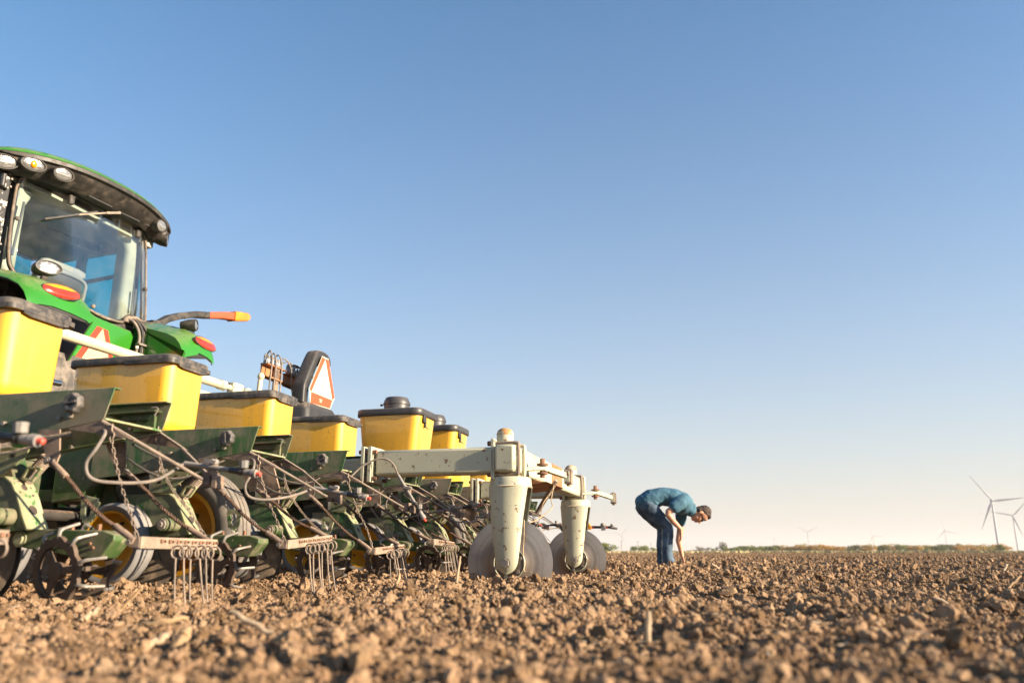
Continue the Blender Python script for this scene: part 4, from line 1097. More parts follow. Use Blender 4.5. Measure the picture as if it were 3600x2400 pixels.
hb_ = obj('overhead_console', MB().loft([[Vector((x, p.x, p.y)) for p in rrect(.34, 3.22, .34*g, .075*g, .03, 0, 4)] for x, g in ((-.62, .96), (-.66, 1.0), (-1.2, .9))]), M['interior'], tr)
for y0, z0, w, h in ((.12, 3.235, .06, .035), (.24, 3.235, .06, .035), (.41, 3.262, .065, .035), (.50, 3.262, .08, .035), (.60, 3.262, .065, .035), (.50, 3.205, .26, .062)):
    obj('console_panel', MB().box((-.612, y0, z0), (.012, w, h)), M['interior_dark'], hb_, .002)
obj('air_duct', MB().ell((-.42, .12, 3.26), (.26, .52, .06)), M['interior'], tr)
# seat
st = obj('seat', MB().box((-.70, .0, 2.42), (.50, .54, .14)), M['interior_dark'], tr, .05)
def backrest(mb):
    rings = []
    for z, w, x, d in ((2.40, .22, -.42, .06), (2.55, .255, -.40, .07), (2.72, .25, -.37, .07), (2.82, .235, -.35, .06), (2.86, .20, -.35, .045)):
        rings.append([Vector((p.x, p.y, z)) for p in rrect(x, 0.0, d, w, .05, z, 5)])
    mb.loft(rings)
mb = MB(); backrest(mb); obj('backrest', mb, M['interior_dark'], st)
obj('headrest', MB().loft([[Vector((p.x, p.y, z)) for p in rrect(-.335, 0, d, w, .045, z, 5)] for z, w, d in ((2.83, .21, .05), (2.86, .245, .062), (2.90, .245, .06), (2.925, .20, .04))]), M['interior'], st)
obj('back_welt', MB().tube(smooth_path([(-.325, -.235, 2.50), (-.30, -.25, 2.70), (-.285, -.22, 2.81), (-.28, 0, 2.835), (-.285, .22, 2.81), (-.30, .25, 2.70), (-.325, .235, 2.50)], 5), .018, 8), M['interior'], st)
st.location = (0, .02, -.13)
obj('steering_wheel', MB().tube([(-1.25 + .02*math.sin(a), .2*math.cos(a), 2.75 + .17*math.sin(a)) for a in np.linspace(0, 2*math.pi, 28)], .016, 8).tube([(-1.25, 0, 2.75), (-1.4, 0, 2.4)], .03, 8), M['cab_black'], tr)
obj('inner_shelf', MB().ell((-.30, .35, 2.36), (.16, .34, .06)), M['trim_pale'], tr)

# rear glass, seal, hinges
def gx_(y, z): return .02 + (3.3 - z)*.075 - .10*(y/.8)**2
gl_out = smooth_path([(-.735, 3.20), (-.70, 3.31), (-.60, 3.345), (-.2, 3.355), (.25, 3.345), (.58, 3.32), (.665, 3.275), (.70, 3.16), (.735, 2.80), (.765, 2.46), (.745, 2.405), (.68, 2.40), (.60, 2.405), (.53, 2.38), (.46, 2.325), (.40, 2.30), (.30, 2.29), (.12, 2.292), (-.30, 2.375), (-.62, 2.425), (-.70, 2.47), (-.735, 2.58), (-.745, 2.9)] and
                     [(y, z, 0) for y, z in [(-.735, 3.20), (-.70, 3.31), (-.60, 3.345), (-.2, 3.355), (.25, 3.345), (.58, 3.32), (.665, 3.275), (.70, 3.16), (.735, 2.80), (.765, 2.46), (.745, 2.405), (.68, 2.40), (.60, 2.405), (.53, 2.38), (.46, 2.325), (.40, 2.30), (.30, 2.29), (.12, 2.292), (-.30, 2.375), (-.62, 2.425), (-.70, 2.47), (-.735, 2.58), (-.745, 2.9), (-.735, 3.20)]], 4)
gl2 = [(p.x, p.y) for p in gl_out][:-1]
bm = bmesh.new()
vv_ = [bm.verts.new((0, y, z)) for y, z in gl2]
f_ = bm.faces.new(vv_)
bmesh.ops.triangulate(bm, faces=[f_])
bmesh.ops.subdivide_edges(bm, edges=bm.edges[:], cuts=3, use_grid_fill=False)
bmesh.ops.triangulate(bm, faces=bm.faces[:])
for v in bm.verts: v.co.x = gx_(v.co.y, v.co.z)
gme = bpy.data.meshes.new('rear_window'); bm.to_mesh(gme); bm.free(); gme.materials.append(M['glass_rear'])
gme.polygons.foreach_set('use_smooth', [True]*len(gme.polygons))
rw = link('rear_window', gme, tr)
sm_ = rw.modifiers.new('thick', 'SOLIDIFY'); sm_.thickness = .006
ring = [(gx_(y*1.012, z), y*1.012, 2.85 + (z-2.85)*1.012) for y, z in gl2]
obj('window_seal', MB().tube(ring + [ring[0]], .011, 8, False), M['seal'], tr)
ring2 = [(gx_(y, z)-.030, y*.985, 2.85 + (z-2.85)*1.0) for y, z in gl2]
obj('window_frame', MB().tube(ring2 + [ring2[0]], .020, 8, False), M['cab_black'], tr)
for y in (-.27, .56):
    h = obj('glass_hinge', MB().loft([[Vector((gx_(y, 3.33) + x, p.x, p.y)) for p in rrect(y, 3.285, .030*g, .058*g, .026*g, 0, 5)] for x, g in ((.005, 1), (.022, 1), (.030, .8))]), M['cab_black'], tr)
    obj('hinge_pin', MB().tube([(gx_(y, 3.33)+.02, y-.05, 3.345), (gx_(y, 3.33)+.02, y+.05, 3.338)], .014, 8), M['cab_black'], h)
for y, z in ((-.715, 2.92), (.735, 2.74), (.05, 2.345)):
    obj('glass_stud', MB().ell((gx_(y, z)+.01, y, z), (.018, .021, .021)), M['rubber'], tr)
obj('inner_strip', MB().bar((gx_(-.45, 3.27)-.05, -.42, 3.275), (gx_(.6, 3.2)-.05, .55, 3.245), .03, .028), M['trim_pale'], tr, .004)
obj('gas_strut', MB().tube([(-.06, .66, 2.72), (-.06, .665, 2.50)], .012, 8).tube([(-.06, .665, 2.50), (-.06, .667, 2.46)], .006, 6), M['interior_dark'], tr)
obj('gas_strut', MB().tube([(-.05, -.66, 3.10), (-.05, -.69, 2.60)], .011, 8), M['interior_dark'], tr)
wp = obj('wiper_arm', MB().bar((.12, .19, 3.325), (.10, .05, 3.27), .018, .022).bar((.10, .05, 3.27), (.065, -.22, 3.145), .008, .014), M['rod'], tr)
obj('wiper_blade', MB().bar((.075, -.02, 3.255), (.05, -.52, 2.985), .010, .016).bar((.062, -.02, 3.262), (.052, -.24, 3.145), .006, .010), M['cab_black'], wp)
# left door edge with dirt
dp = obj('door_post', MB().prismx([(-.98, 2.3), (-.80, 2.3), (-.79, 3.34), (-.93, 3.34)], -.20, -.06), M['cab_dirt'], tr, .012)
obj('door_frame', MB().tube(smooth_path([(-.22, -.99, 2.3), (-.2, -.96, 3.0), (-.24, -.93, 3.28), (-.5, -.92, 3.33), (-1.6, -.88, 3.32)], 5), .04, 8), M['cab_dirt'], tr)
for z in (3.19, 2.60):
    obj('door_hinge', MB().box((-.04, -.875, z), (.05, .08, .11)).tube([(-.01, -.905, z-.06), (-.01, -.905, z+.06)], .022, 10), M['cab_dirt'], dp, .008)
    obj('hinge_bolt', MB().tube([(-.02, -.835, z-.03), (.0, -.835, z-.03)], .010, 6).tube([(-.02, -.835, z+.04), (.0, -.835, z+.04)], .010, 6), M['bolt'], dp)
obj('mirror_arm', MB().bar((-.06, -.93, 2.62), (-.05, -1.2, 2.95), .05, .05), M['cab_black'], tr, .01)
# roof
def rx(y): return .26 - .24*abs(y/.97)**2.6
def rz_(y): return 3.545 - .075*abs(y/.97)**2.2
ysec = [-.985, -.96, -.90, -.80, -.66, -.5, -.33, -.16, 0, .16, .33, .5, .66, .80, .90, .96, .985]
rg, vg = [], []
for y in ysec:
    e = min(1, (.985 - abs(y)) / .14); e = e**.5
    x = rx(y); z = rz_(y); sh = (1-e)*.06
    rg.append([Vector(p) for p in ((-1.95, y, z-.02), (-1.8, y, z+.05*e), (-1.0, y, z+.10*e), (-.35, y, z+.085*e), (x-.18-sh, y, z+.06*e), (x-.05-sh, y, z+.026*e), (x-.008-sh, y, z-.012), (x-.012-sh, y, z-.024), (-1.95, y, z-.04))])
    zl = z - .024
    vg.append([Vector(p) for p in ((-1.9, y, zl-.004), (x+.004-sh, y, zl-.003), (x+.012-sh, y, zl-.014), (x+.010-sh, y, zl-.042*e-.004), (x-.012-sh, y, zl-.050*e-.006), (x-.022-sh, y, zl-.046*e-.010), (x-.03-sh, y, zl-.060*e-.010), (x-.115-sh, y, zl-.150*e-.012), (x-.16-sh, y, zl-.168*e-.014), (-.02-sh*2, y, zl-.150*e-.016), (-.3, y, zl-.16*e-.018), (-1.9, y, zl-.12*e-.018))])
obj('roof', MB().loft(rg), M['green_body'], tr, angle=50)
rv = obj('roof_visor', MB().loft(vg), M['cab_black'], tr, angle=28)
for y in (-.05, .30):
    obj('vent_recess', MB().box((rx(y)-.155, y, rz_(y)-.197), (.05, .27, .012), Euler((0, .25, 0)).to_matrix()), M['plastic'], rv)
for y in (-.24, .52):
    obj('hinge_recess', MB().box((.055, y, rz_(y)-.178), (.09, .14, .012)), M['plastic'], rv)
def lamp(name, parent, c, aim, ry, rz, lensmat, tilt=0):
    """oval lamp in a black bezel"""
    q = V3(aim).to_track_quat('X', 'Z').to_matrix().to_4x4()
    Mx = Matrix.Translation(c) @ q @ Matrix.Rotation(tilt, 4, 'X')
    def ov(x, a, b, n=28): return [Vector((x, a*math.cos(2*math.pi*i/n), b*math.sin(2*math.pi*i/n))) for i in range(n)]
    o = obj(name, MB().loft([ov(-.14, ry*.75, rz*.75), ov(-.06, ry*1.12, rz*1.15), ov(0.0, ry*1.16, rz*1.2), ov(.012, ry*1.12, rz*1.15), ov(.012, ry*1.02, rz*1.03), ov(-.004, ry, rz), ov(-.03, ry*.5, rz*.5)]).xf(Mx), M['cab_black'], parent, angle=50)
    obj('lens', MB().loft([ov(-.002, ry*1.0, rz*1.0), ov(.006, ry*.9, rz*.9), ov(.010, ry*.5, rz*.5), ov(.011, .001, .001)]).xf(Mx), lensmat, o)
    obj('reflector_bar', MB().box((.009, 0, 0), (.006, ry*1.35, rz*.22)).xf(Mx), M['reflector'], o)
    return o
lamp('work_lamp', tr, (.06, -.975, 3.315), (1, -.45, -.22), .10, .055, M['lens_clear'], .12)
mid = lamp('turn_lamp', tr, (.17, -.795, 3.355), (1, -.2, -.22), .095, .05, M['lens_clear'], .10)
obj('bulb', MB().ell((.175, -.795, 3.357), (.02, .03, .036)), M['lens_amber'], mid)
lamp('work_lamp', tr, (.21, -.535, 3.375), (1, -.1, -.25), .085, .052, M['lens_clear'], .10)
lamp('work_lamp', tr, (.165, .665, 3.375), (1, .15, -.2), .075, .055, M['lens_clear'], -.05)
lamp('work_lamp', tr, (.02, .90, 3.33), (.9, .8, -.1), .08, .06, M['lens_clear'], -.05)
for y_ in (.84, -.84): obj('corner_pod', MB().ell((-.02, y_, 3.37), (.09, .07, .085)), M['cab_black'], tr)
# rear bodywork
obj('lower_band', MB().prismx([(-.75, 2.44), (.16, 2.275), (.42, 2.285), (.52, 2.36), (.70, 2.385), (.86, 2.42), (.86, 2.05), (-.75, 2.05)], -.10, .04), M['cab_black'], tr, .01)
obj('rear_panel', MB().prismx([(-.42, 2.40), (.06, 2.245), (.47, 2.215), (.515, 2.165), (.49, 2.02), (.46, 1.86), (-.42, 1.80)], .04, .15), M['green_body'], tr, .02)
obj('rear_hump', MB().prismx([(-.42, 1.80), (.46, 1.86), (.42, 1.55), (-.42, 1.5)], .02, .10), M['cab_black'], tr, .02)
# slow sign decal on the panel
s3 = [(.082, 2.156), (.142, 2.154), (.200, 2.146), (.33, 1.80), (.29, 1.745), (-.06, 1.76), (-.10, 1.83)]
dc = obj('triangle_decal', MB().prismx([(.080, 2.158), (.202, 2.146), (.335, 1.80), (.29, 1.742), (-.06, 1.757), (-.105, 1.83)], .150, .1525), M['smv_red'], tr)
obj('decal_centre', MB().prismx([(.143, 2.150), (.285, 1.80), (-.045, 1.82)], .1525, .154), M['smv_cream'], dc)
# fenders
def fender(s):
    prof = [(-1.25, 2.36), (-.95, 2.44), (-.6, 2.465), (-.25, 2.45), (.05, 2.405), (.28, 2.35), (.46, 2.295), (.57, 2.24), (.63, 2.18), (.668, 2.11), (.68, 2.045)]
    rings, inner, lin = [], [], []
    YI = .60 if s > 0 else .44
    for i, (x, z) in enumerate(prof):
        e = max(0, (x-.35)/.365)
        yo = 1.06 - .035*e*e; yi = YI; dr = .075 if s > 0 else .03
        d = .085
        sec = [(yi, z-dr-.03), (yi+.05, z-dr), (yi+.20, z-dr*.25), (yo-.22, z), (yo-.09, z-.018), (yo-.02, z-.05), (yo, z-d)]
        sec2 = [(yo-.012, z-d+.002), (yo-.035, z-.058), (yo-.10, z-.032), (yo-.22, z-.016), (yi+.20, z-dr*.25-.018), (yi+.05, z-dr-.016), (yi+.012, z-dr-.04)]
        rings.append([Vector((x, s*y, zz)) for y, zz in sec + sec2])
        lin.append([Vector((x-.006, s*y, zz-.006)) for y, zz in [(yo-.016, z-d-.002), (yo-.04, z-.064), (yo-.10, z-.042), (yi+.05, z-dr-.028), (yi+.014, z-dr-.05)]])
    f = obj('fender', MB().loft(rings), M['green_body'], tr, angle=55)
    mb = MB().loft(lin, False, False)
    lo = obj('fender_liner', mb, M['plastic'], f)
    lo.modifiers.new('thick', 'SOLIDIFY').thickness = .006
    # inner wall from the deck down
    wl = [(p[0], p[1]-(.10 if s > 0 else .055)) for p in prof[2:]] + [(.70, 2.0), (.60, 1.86), (.50, 1.70), (.3, 1.55), (-.6, 1.5)]
    obj('inner_wall', MB().prism(wl, s*YI, s*(YI+.012)), M['green_body'] if s > 0 else M['green_body'], f)
    obj('wall_liner', MB().prism([(a-.004, b-.01) for a, b in wl], s*(YI+.014), s*(YI+.022)), M['plastic'], f)
    q = Vector((1, .12*s, .42)).to_track_quat('X', 'Z').to_matrix().to_4x4()
    Mx = Matrix.Translation((.640, .93 if s > 0 else -.73, 2.15 if s > 0 else 2.175)) @ q @ Matrix.Rotation(-s*.05, 4, 'X')
    def ov(x, a, b, lo_, hi_, n=28):
        out = []
        for i in range(n + 1):
            t_ = lo_ + (hi_ - lo_)*i/n
            out.append(Vector((x, a*math.cos(t_), b*math.sin(t_))))
        return out
    def half(lo_, hi_): return MB().loft([ov(-.05, .158, .062, lo_, hi_), ov(.012, .158, .062, lo_, hi_), ov(.024, .13, .05, lo_, hi_), ov(.028, .08, .03, lo_, hi_)]).xf(Mx)
    tl_ = obj('tail_light', half(math.radians(158), math.radians(382)), M['lens_red'], f)
    obj('amber_lens', half(math.radians(24), math.radians(156)), M['lens_amber'], tl_)
    obj('light_rim', MB().tube([Mx @ Vector((.004, .163*math.cos(a), .067*math.sin(a))) for a in np.linspace(0, 2*math.pi, 40)], .006, 6, False), M['cab_black'], tl_)
    return f
fender(-1); fender(1)
obj('fender_stripe', MB().bar((.02, -.93, 2.402), (.30, -.97, 2.322), .012, .010), M['lens_amber'], tr)
for s, x, y, z in ((-1, .48, -.745, 2.40), (1, .52, .90, 2.35)):
    l = lamp('work_lamp', tr, (x, y, z), (1, -.25 if s < 0 else .5, .05), .096 if s < 0 else .058, .050 if s < 0 else .042 if s < 0 else .05, M['lens_clear'], .08)
    obj('lamp_bracket', MB().bar((x-.03, y, z-.07), (x-.06, y, z-.14), .05, .03).bar((x-.03, y-.03, z-.05), (x-.03, y+.03, z-.05), .02, .03), M['cab_black'], l, .004)
obj('lamp_cable', MB().tube(smooth_path([(.47, .90, 2.36), (.42, .87, 2.33), (.43, .87, 2.27), (.47, .89, 2.235)], 5), .008, 6), M['hose_black'], tr)
# side marker arm
am = obj('marker_arm', MB().loft([[Vector((x + p.y, y, z + p.x)) for p in rrect(0, 0, h, .05, .012, 0, 3)] for x, y, z, h in ((-.05, .87, 2.415, .035), (-.05, .97, 2.43, .040), (-.05, 1.10, 2.53, .040), (-.05, 1.25, 2.60, .038), (-.05, 1.47, 2.68, .036), (-.05, 1.67, 2.725, .036))]), M['cab_black'], tr)
obj('red_reflector', MB().loft([[Vector((x + p.y, y, z + p.x)) for p in rrect(0, 0, h, .048, .01, 0, 3)] for x, y, z, h in ((-.05, 1.67, 2.726, .037), (-.05, 1.88, 2.785, .040), (-.05, 2.07, 2.825, .046))]), M['sign_red'], am)
obj('amber_lamp', MB().loft([[Vector((x + p.y, y, z + p.x)) for p in rrect(0, 0, h, w, .02, 0, 4)] for x, y, z, h, w in ((-.05, 2.07, 2.825, .058, .06), (-.05, 2.10, 2.833, .060, .062), (-.05, 2.30, 2.878, .052, .055), (-.05, 2.37, 2.893, .03, .03))]), M['lens_amber'], am)
obj('arm_rivets', MB().tube([(-.005, .99, 2.43), (.006, .99, 2.43)], .010, 6).tube([(-.005, .99, 2.46), (.006, .99, 2.46)], .010, 6).tube([(-.005, 1.30, 2.585), (.006, 1.30, 2.585)], .010, 6).tube([(-.005, 1.36, 2.665), (.006, 1.36, 2.665)], .010, 6), M['dark_steel'], am)
# hose bundle
for i, (dy, dx) in enumerate(((0, 0), (.028, .02), (.055, 0), (.08, .025), (.10, .0))):
    obj('hydraulic_hose', MB().tube(smooth_path([(.05, .47+dy*.4, 2.345), (.12+dx, .50+dy*.7, 2.325), (.17+dx, .53+dy, 2.24), (.18+dx, .55+dy*.8, 2.14), (.18+dx, .53+dy*1.1, 2.02), (.17, .56+dy, 1.85), (.15, .5+dy, 1.6)], 6), .0145, 8), M['hose_black'] if i % 2 else M['hose'], tr)
obj('hose_tie', MB().box((.205, .555, 2.09), (.05, .09, .018)), M['hose'], tr)
obj('cable_tag', MB().box((.215, .50, 2.055), (.006, .05, .022), Euler((.3, 0, .3)).to_matrix()), M['sign_white'], tr)
obj('hose_boot', MB().loft([[Vector((p.x, p.y, z)) for p in rrect(.06, .52, .03, .085*g, .02, z, 3)] for z, g in ((2.31, 1.0), (2.345, 1.0), (2.375, .6))]), M['seal'], tr)

# ------------------------------------------------------------------ person
PX, PY = 2.066, 11.05
mz = gz(PX, PY)
pr = thing('person', 'person in teal shirt and jeans bending down to touch the soil', 'person', (PX, PY, .008), 0)
def q(zx, zy, y=0.0): return Vector(((zx - 700) / 1284, y, (1430 - zy) / 1284))
def chainb(mb, pts_, n=16):
    """tapered limb: (point, radius along y, radius in profile); round ends"""
    P = [V3(p[0]) for p in pts_]
    rings = []
    m = len(P)
    def ring(c, t, a, b):
        nn = Vector((0, 1, 0)); nn = (nn - t*nn.dot(t)).normalized(); bb = t.cross(nn)
        return [c + nn*math.cos(2*math.pi*j/n)*a + bb*math.sin(2*math.pi*j/n)*b for j in range(n)]
    t0 = (P[1]-P[0]).normalized(); t1 = (P[-1]-P[-2]).normalized()
    a, b = pts_[0][1], pts_[0][2]
    for f in (85, 60, 35):
        th = math.radians(f); rings.append(ring(P[0] - t0*min(a, b)*math.sin(th), t0, a*math.cos(th), b*math.cos(th)))
    for i in range(m):
        t = t0 if i == 0 else t1 if i == m-1 else ((P[i+1]-P[i]).normalized() + (P[i]-P[i-1]).normalized()).normalized()
        rings.append(ring(P[i], t, pts_[i][1], pts_[i][2]))
    a, b = pts_[-1][1], pts_[-1][2]
    for f in (35, 60, 85):
        th = math.radians(f); rings.append(ring(P[-1] + t1*min(a, b)*math.sin(th), t1, a*math.cos(th), b*math.cos(th)))
    mb.loft(rings)
def organic(name, mb, mat, parent, voxel, it=6, fac=.5):
    o = obj(name, mb, mat, parent)
    r = o.modifiers.new('join', 'REMESH'); r.mode = 'VOXEL'; r.voxel_size = voxel; r.use_smooth_shade = True
    s = o.modifiers.new('soft', 'SMOOTH'); s.iterations = it; s.factor = fac
    return o
HU = Vector((.995, 0, .10)); HF = Vector((.10, 0, -.995)); HC = q(1345, 592)
RH = Matrix((HU, Vector((0, 1, 0)), HF)).transposed()
def hp(u, f, l=0): return HC + HU*u + HF*f + Vector((0, l, 0))
b = MB()
b.ell(hp(.022, -.004), (.108, .077, .094), 20, 14, RH)
b.ell(hp(-.055, .030), (.085, .062, .068), 18, 12, RH)
b.ell(hp(-.118, .048), (.030, .034, .034), 12, 8, RH)
b.ell(hp(.035, .070), (.045, .056, .026), 14, 9, RH)
chainb(b, [(hp(.0, .088), .009, .009), (hp(-.045, .118), .016, .014), (hp(-.052, .100), .014, .012)], 10)
b.ell(hp(-.082, .098), (.010, .024, .010), 10, 7, RH); b.ell(hp(-.096, .093), (.010, .022, .011), 10, 7, RH)
for s in (-1, 1): b.ell(hp(-.022, -.018, s*.078), (.034, .012, .018), 12, 8, RH)
chainb(b, [(q(1075, 440), .065, .065), (q(1170, 510), .060, .066), (hp(-.06, -.025), .056, .062)])
chainb(b, [(q(420, 430), .08, .06), (q(690, 300), .11, .08), (q(1000, 380), .12, .09), (q(1090, 450), .08, .07)])
# near arm
chainb(b, [(q(1000, 390, -.165), .05, .055), (q(850, 480, -.21), .046, .052), (q(720, 570, -.225), .040, .045), (q(712, 615, -.225), .038, .043), (q(800, 730, -.215), .036, .040), (q(925, 858, -.20), .024, .026)])
def hand(mb, w, tip, side, spread=.0):
    d = (tip - w).normalized(); L_ = .185
    n = Vector((0, 1, 0)); cx = d.cross(n)
    chainb(mb, [(w, .024, .022), (w + d*.045, .036, .017), (w + d*.085, .040, .014)], 12)
    for i, (off, ln) in enumerate(((-.030, .066), (-.010, .078), (.011, .073), (.030, .056))):
        a = w + d*.085 + n*off
        dirn = (d + n*off*spread*12 + cx*.10).normalized()
        chainb(mb, [(a - d*.01, .0095, .0095), (a + dirn*ln*.55, .0088, .0088), (a + (dirn*1.0 - cx*.25).normalized()*ln, .0070, .0070)], 8)
    t0_ = w + d*.025 + n*side*.030
    chainb(mb, [(t0_, .013, .013), (t0_ + d*.030 + n*side*.022, .011, .011), (t0_ + d*.062 + n*side*.026, .0085, .0085)], 8)
hand(b, q(925, 858, -.20), q(912, 1056, -.185), 1, .05)
# far arm
chainb(b, [(q(1060, 500, .17), .05, .055), (q(1040, 760, .22), .044, .048), (q(1005, 950, .225), .038, .044), (q(985, 1040, .22), .038, .043), (q(1010, 1180, .215), .030, .034), (q(1030, 1295, .21), .024, .027)])
hand(b, q(1030, 1295, .21), q(1048, 1445, .19), -1, .25)
# legs under the cloth
for y, dx in ((-.095, 0), (.105, -22)):
    chainb(b, [(q(430+dx, 500, y), .06, .06), (q(560+dx, 640, y), .065, .07), (q(722+dx, 805, y), .055, .06), (q(700+dx, 1050, y), .05, .06), (q(697+dx, 1380, y), .045, .05)])
body = organic('body', b, M['skin'], pr, .0062, 4, .5)
sh = MB()
chainb(sh, [(q(330, 375), .182, .098), (q(460, 345), .188, .138), (q(680, 290), .180, .122), (q(860, 315), .195, .126), (q(1000, 400), .205, .155), (q(1085, 470), .175, .135), (q(1150, 520), .10, .095)], 24)
chainb(sh, [(q(285, 300), .15, .03), (q(380, 395), .182, .065), (q(545, 425), .178, .05)], 16)
chainb(sh, [(q(1010, 370, -.15), .09, .09), (q(930, 425, -.195), .085, .095), (q(822, 492, -.222), .068, .083)], 18)
chainb(sh, [(q(1050, 480, .14), .09, .09), (q(1045, 620, .20), .078, .08), (q(1037, 745, .223), .065, .066)], 18)
shirt = organic('shirt', sh, M['shirt'], pr, .010, 3, .5)
tex_w = bpy.data.textures.new('folds', 'CLOUDS'); tex_w.noise_scale = .085; tex_w.noise_depth = 2
dm = shirt.modifiers.new('folds', 'DISPLACE'); dm.texture = tex_w; dm.strength = .022; dm.mid_level = .5; dm.texture_coords = 'LOCAL'
cl_ = MB(); chainb(cl_, [(q(1100, 470), .085, .088), (q(1185, 500), .080, .086)], 20)
obj('collar', MB().loft([[q(zx, zy) + Vector((0, .088*math.sin(2*math.pi*j/20)*g, 0)) + (Vector((-.45, 0, -.89)) * .085 * g * math.cos(2*math.pi*j/20)) for j in range(20)] for zx, zy, g in ((1120, 470, 1.05), (1205, 520, .98), (1200, 520, .90), (1120, 475, .95))], False), M['shirt'], pr)
jn = MB()
for y, dx in ((-.105, 6), (.115, -42)):
    chainb(jn, [(q(400+dx, 470, y), .100, .108), (q(485+dx, 560, y), .098, .108), (q(600+dx, 690, y), .084, .092), (q(718+dx, 800, y), .072, .080), (q(724+dx, 880, y), .066, .074), (q(703+dx, 1050, y), .064, .070), (q(699+dx, 1250, y), .062, .069), (q(704+dx, 1345, y), .066, .074), (q(705+dx, 1385, y), .067, .077)], 20)
jn.ell(q(410, 455), (.13, .165, .10), 20, 14, Euler((0, .6, 0)).to_matrix())
jeans = organic('jeans', jn, M['denim'], pr, .010, 3, .5)
tex_j = bpy.data.textures.new('creases', 'CLOUDS'); tex_j.noise_scale = .11; tex_j.noise_depth = 2
dm = jeans.modifiers.new('creases', 'DISPLACE'); dm.texture = tex_j; dm.strength = .020; dm.mid_level = .5; dm.texture_coords = 'LOCAL'
for y, dx in ((-.105, 6), (.115, -42)):
    o = organic('boot', (lambda m: (chainb(m, [(q(690+dx, 1385, y), .045, .05), (q(688+dx, 1420, y), .045, .05)], 14), chainb(m, [(q(680+dx, 1424, y), .044, .034), (q(760+dx, 1432, y), .048, .032), (q(808+dx, 1440, y), .042, .026)], 14), m)[-1])(MB()), M['boot'], pr, .008, 3)
    obj('sole', MB().loft([[Vector((p.x, p.y, z)) for p in rrect(q(735+dx, 0).x, y, .135, .05, .045, z, 5)] for z in (-.045, -.022)]), M['brown'], o)
hr = MB()
hr.ell(hp(.046, -.024), (.098, .083, .088), 20, 14, RH)
hr.ell(hp(-.015, -.050), (.075, .074, .058), 18, 12, RH)
hr.ell(hp(.092, .030), (.040, .066, .052), 16, 10, RH)
hair = organic('hair', hr, M['hair'], pr, .008, 3, .5)
tex_h = bpy.data.textures.new('locks', 'CLOUDS'); tex_h.noise_scale = .025
dm = hair.modifiers.new('locks', 'DISPLACE'); dm.texture = tex_h; dm.strength = .016; dm.texture_coords = 'LOCAL'
gl_ = MB()
for s in (-1, 1):
    gl_.ell(hp(-.008, .086, s*.036), (.022, .030, .013), 14, 9, RH)
    gl_.bar(hp(.0, .082, s*.066), hp(-.006, -.006, s*.081), .004, .008)
gl_.bar(hp(.004, .098, -.012), hp(.004, .098, .012), .006, .008)
obj('sunglasses', gl_, M['glasses'], pr)

# ------------------------------------------------------------------ wind turbines
def turbine(hx, hy, ang, label, Hh=80.0, Rb=50.0, yaw=0.0, group='wind turbines on the horizon'):
    d = pix(hx, hy); e = d[2]/d[1]; Yd = (Hh - CAMH)/e; Xd = d[0]/d[1]*Yd
    rzv = -math.atan2(Xd, Yd) + yaw
    t = thing('wind_turbine', label, 'wind turbine', (Xd, Yd, 0), rzv, group)
    cobj('tw', 'tower', lambda m: m.lathe([(2.3, -1), (2.2, 0), (1.35, Hh-1.5), (1.3, Hh-1.2)], (0, 2.6, 0), (0, 0, 1), 20), M['turbine'], t)
    nc = cobj('nac', 'nacelle', lambda m: m.loft([[Vector((p.x, y, Hh + p.y)) for p in rrect(0, 0, 1.9*g, 1.9*g, .7*g, 0, 4)] for y, g in ((-.6, .75), (.2, 1), (6.5, 1), (8, .8))]).box((0, 6, Hh+2.6), (1.6, 2.2, 1.6)), M['turbine'], t)
    hub = cobj('hub', 'hub', lambda m: m.lathe([(0, -2.6), (.9, -2.3), (1.5, -1.4), (1.7, -.3), (1.6, .4)], (0, 0, Hh), (0, 1, 0), 18), M['turbine'], t)
    def blade(m):
        rings = []
        for r, c, th, tw in ((.6, 1.9, 1.8, 0), (3, 2.1, 1.7, .1), (6, 3.1, 1.2, .30), (10, 3.9, .9, .28), (18, 3.1, .6, .18), (30, 2.1, .38, .08), (42, 1.2, .2, .03), (49, .6, .1, 0), (50, .2, .05, 0)):
            ring = []
            for j in range(12):
                a = 2*math.pi*j/12
                x = c*.5*math.cos(a) + c*.16; y = th*.5*math.sin(a)
                ring.append(Vector((x*math.cos(tw) - y*math.sin(tw), x*math.sin(tw) + y*math.cos(tw), r*Rb/50)))
            rings.append(ring)
        m.loft(rings)
    for k in range(3):
        o = cobj('blade', 'blade', blade, M['turbine'], t)
        o.matrix_local = Matrix.Translation((0, -.8, Hh)) @ Matrix.Rotation(math.radians(ang + 120*k), 4, 'Y')
    return t
turbine(3488, 1759, 325, 'tallest white wind turbine, nearest one by the right edge', yaw=.25)
turbine(3561, 1812, 43, 'second large white wind turbine cut by the right edge', yaw=.1)
turbine(3323, 1864, 346, 'white wind turbine standing behind the orange hedgerow left of the tallest one', yaw=.3)
turbine(2839, 1870, 60, 'white wind turbine with upright Y of blades above the hedgerow middle')
turbine(2720, 1890, 20, 'small faint wind turbine above the green end of the hedgerow', yaw=.4)
turbine(3070, 1882, 334, 'faint wind turbine with one blade pointing right above the hedgerow', yaw=.2)
turbine(2185, 1878, 41, 'pale wind turbine just right of the farther coulter disc')
turbine(3561, 1903, 5, 'faintest tiny wind turbine low between the two large ones')
turbine(2318, 1899, 20, 'faint wind turbine behind the legs of the bending person')
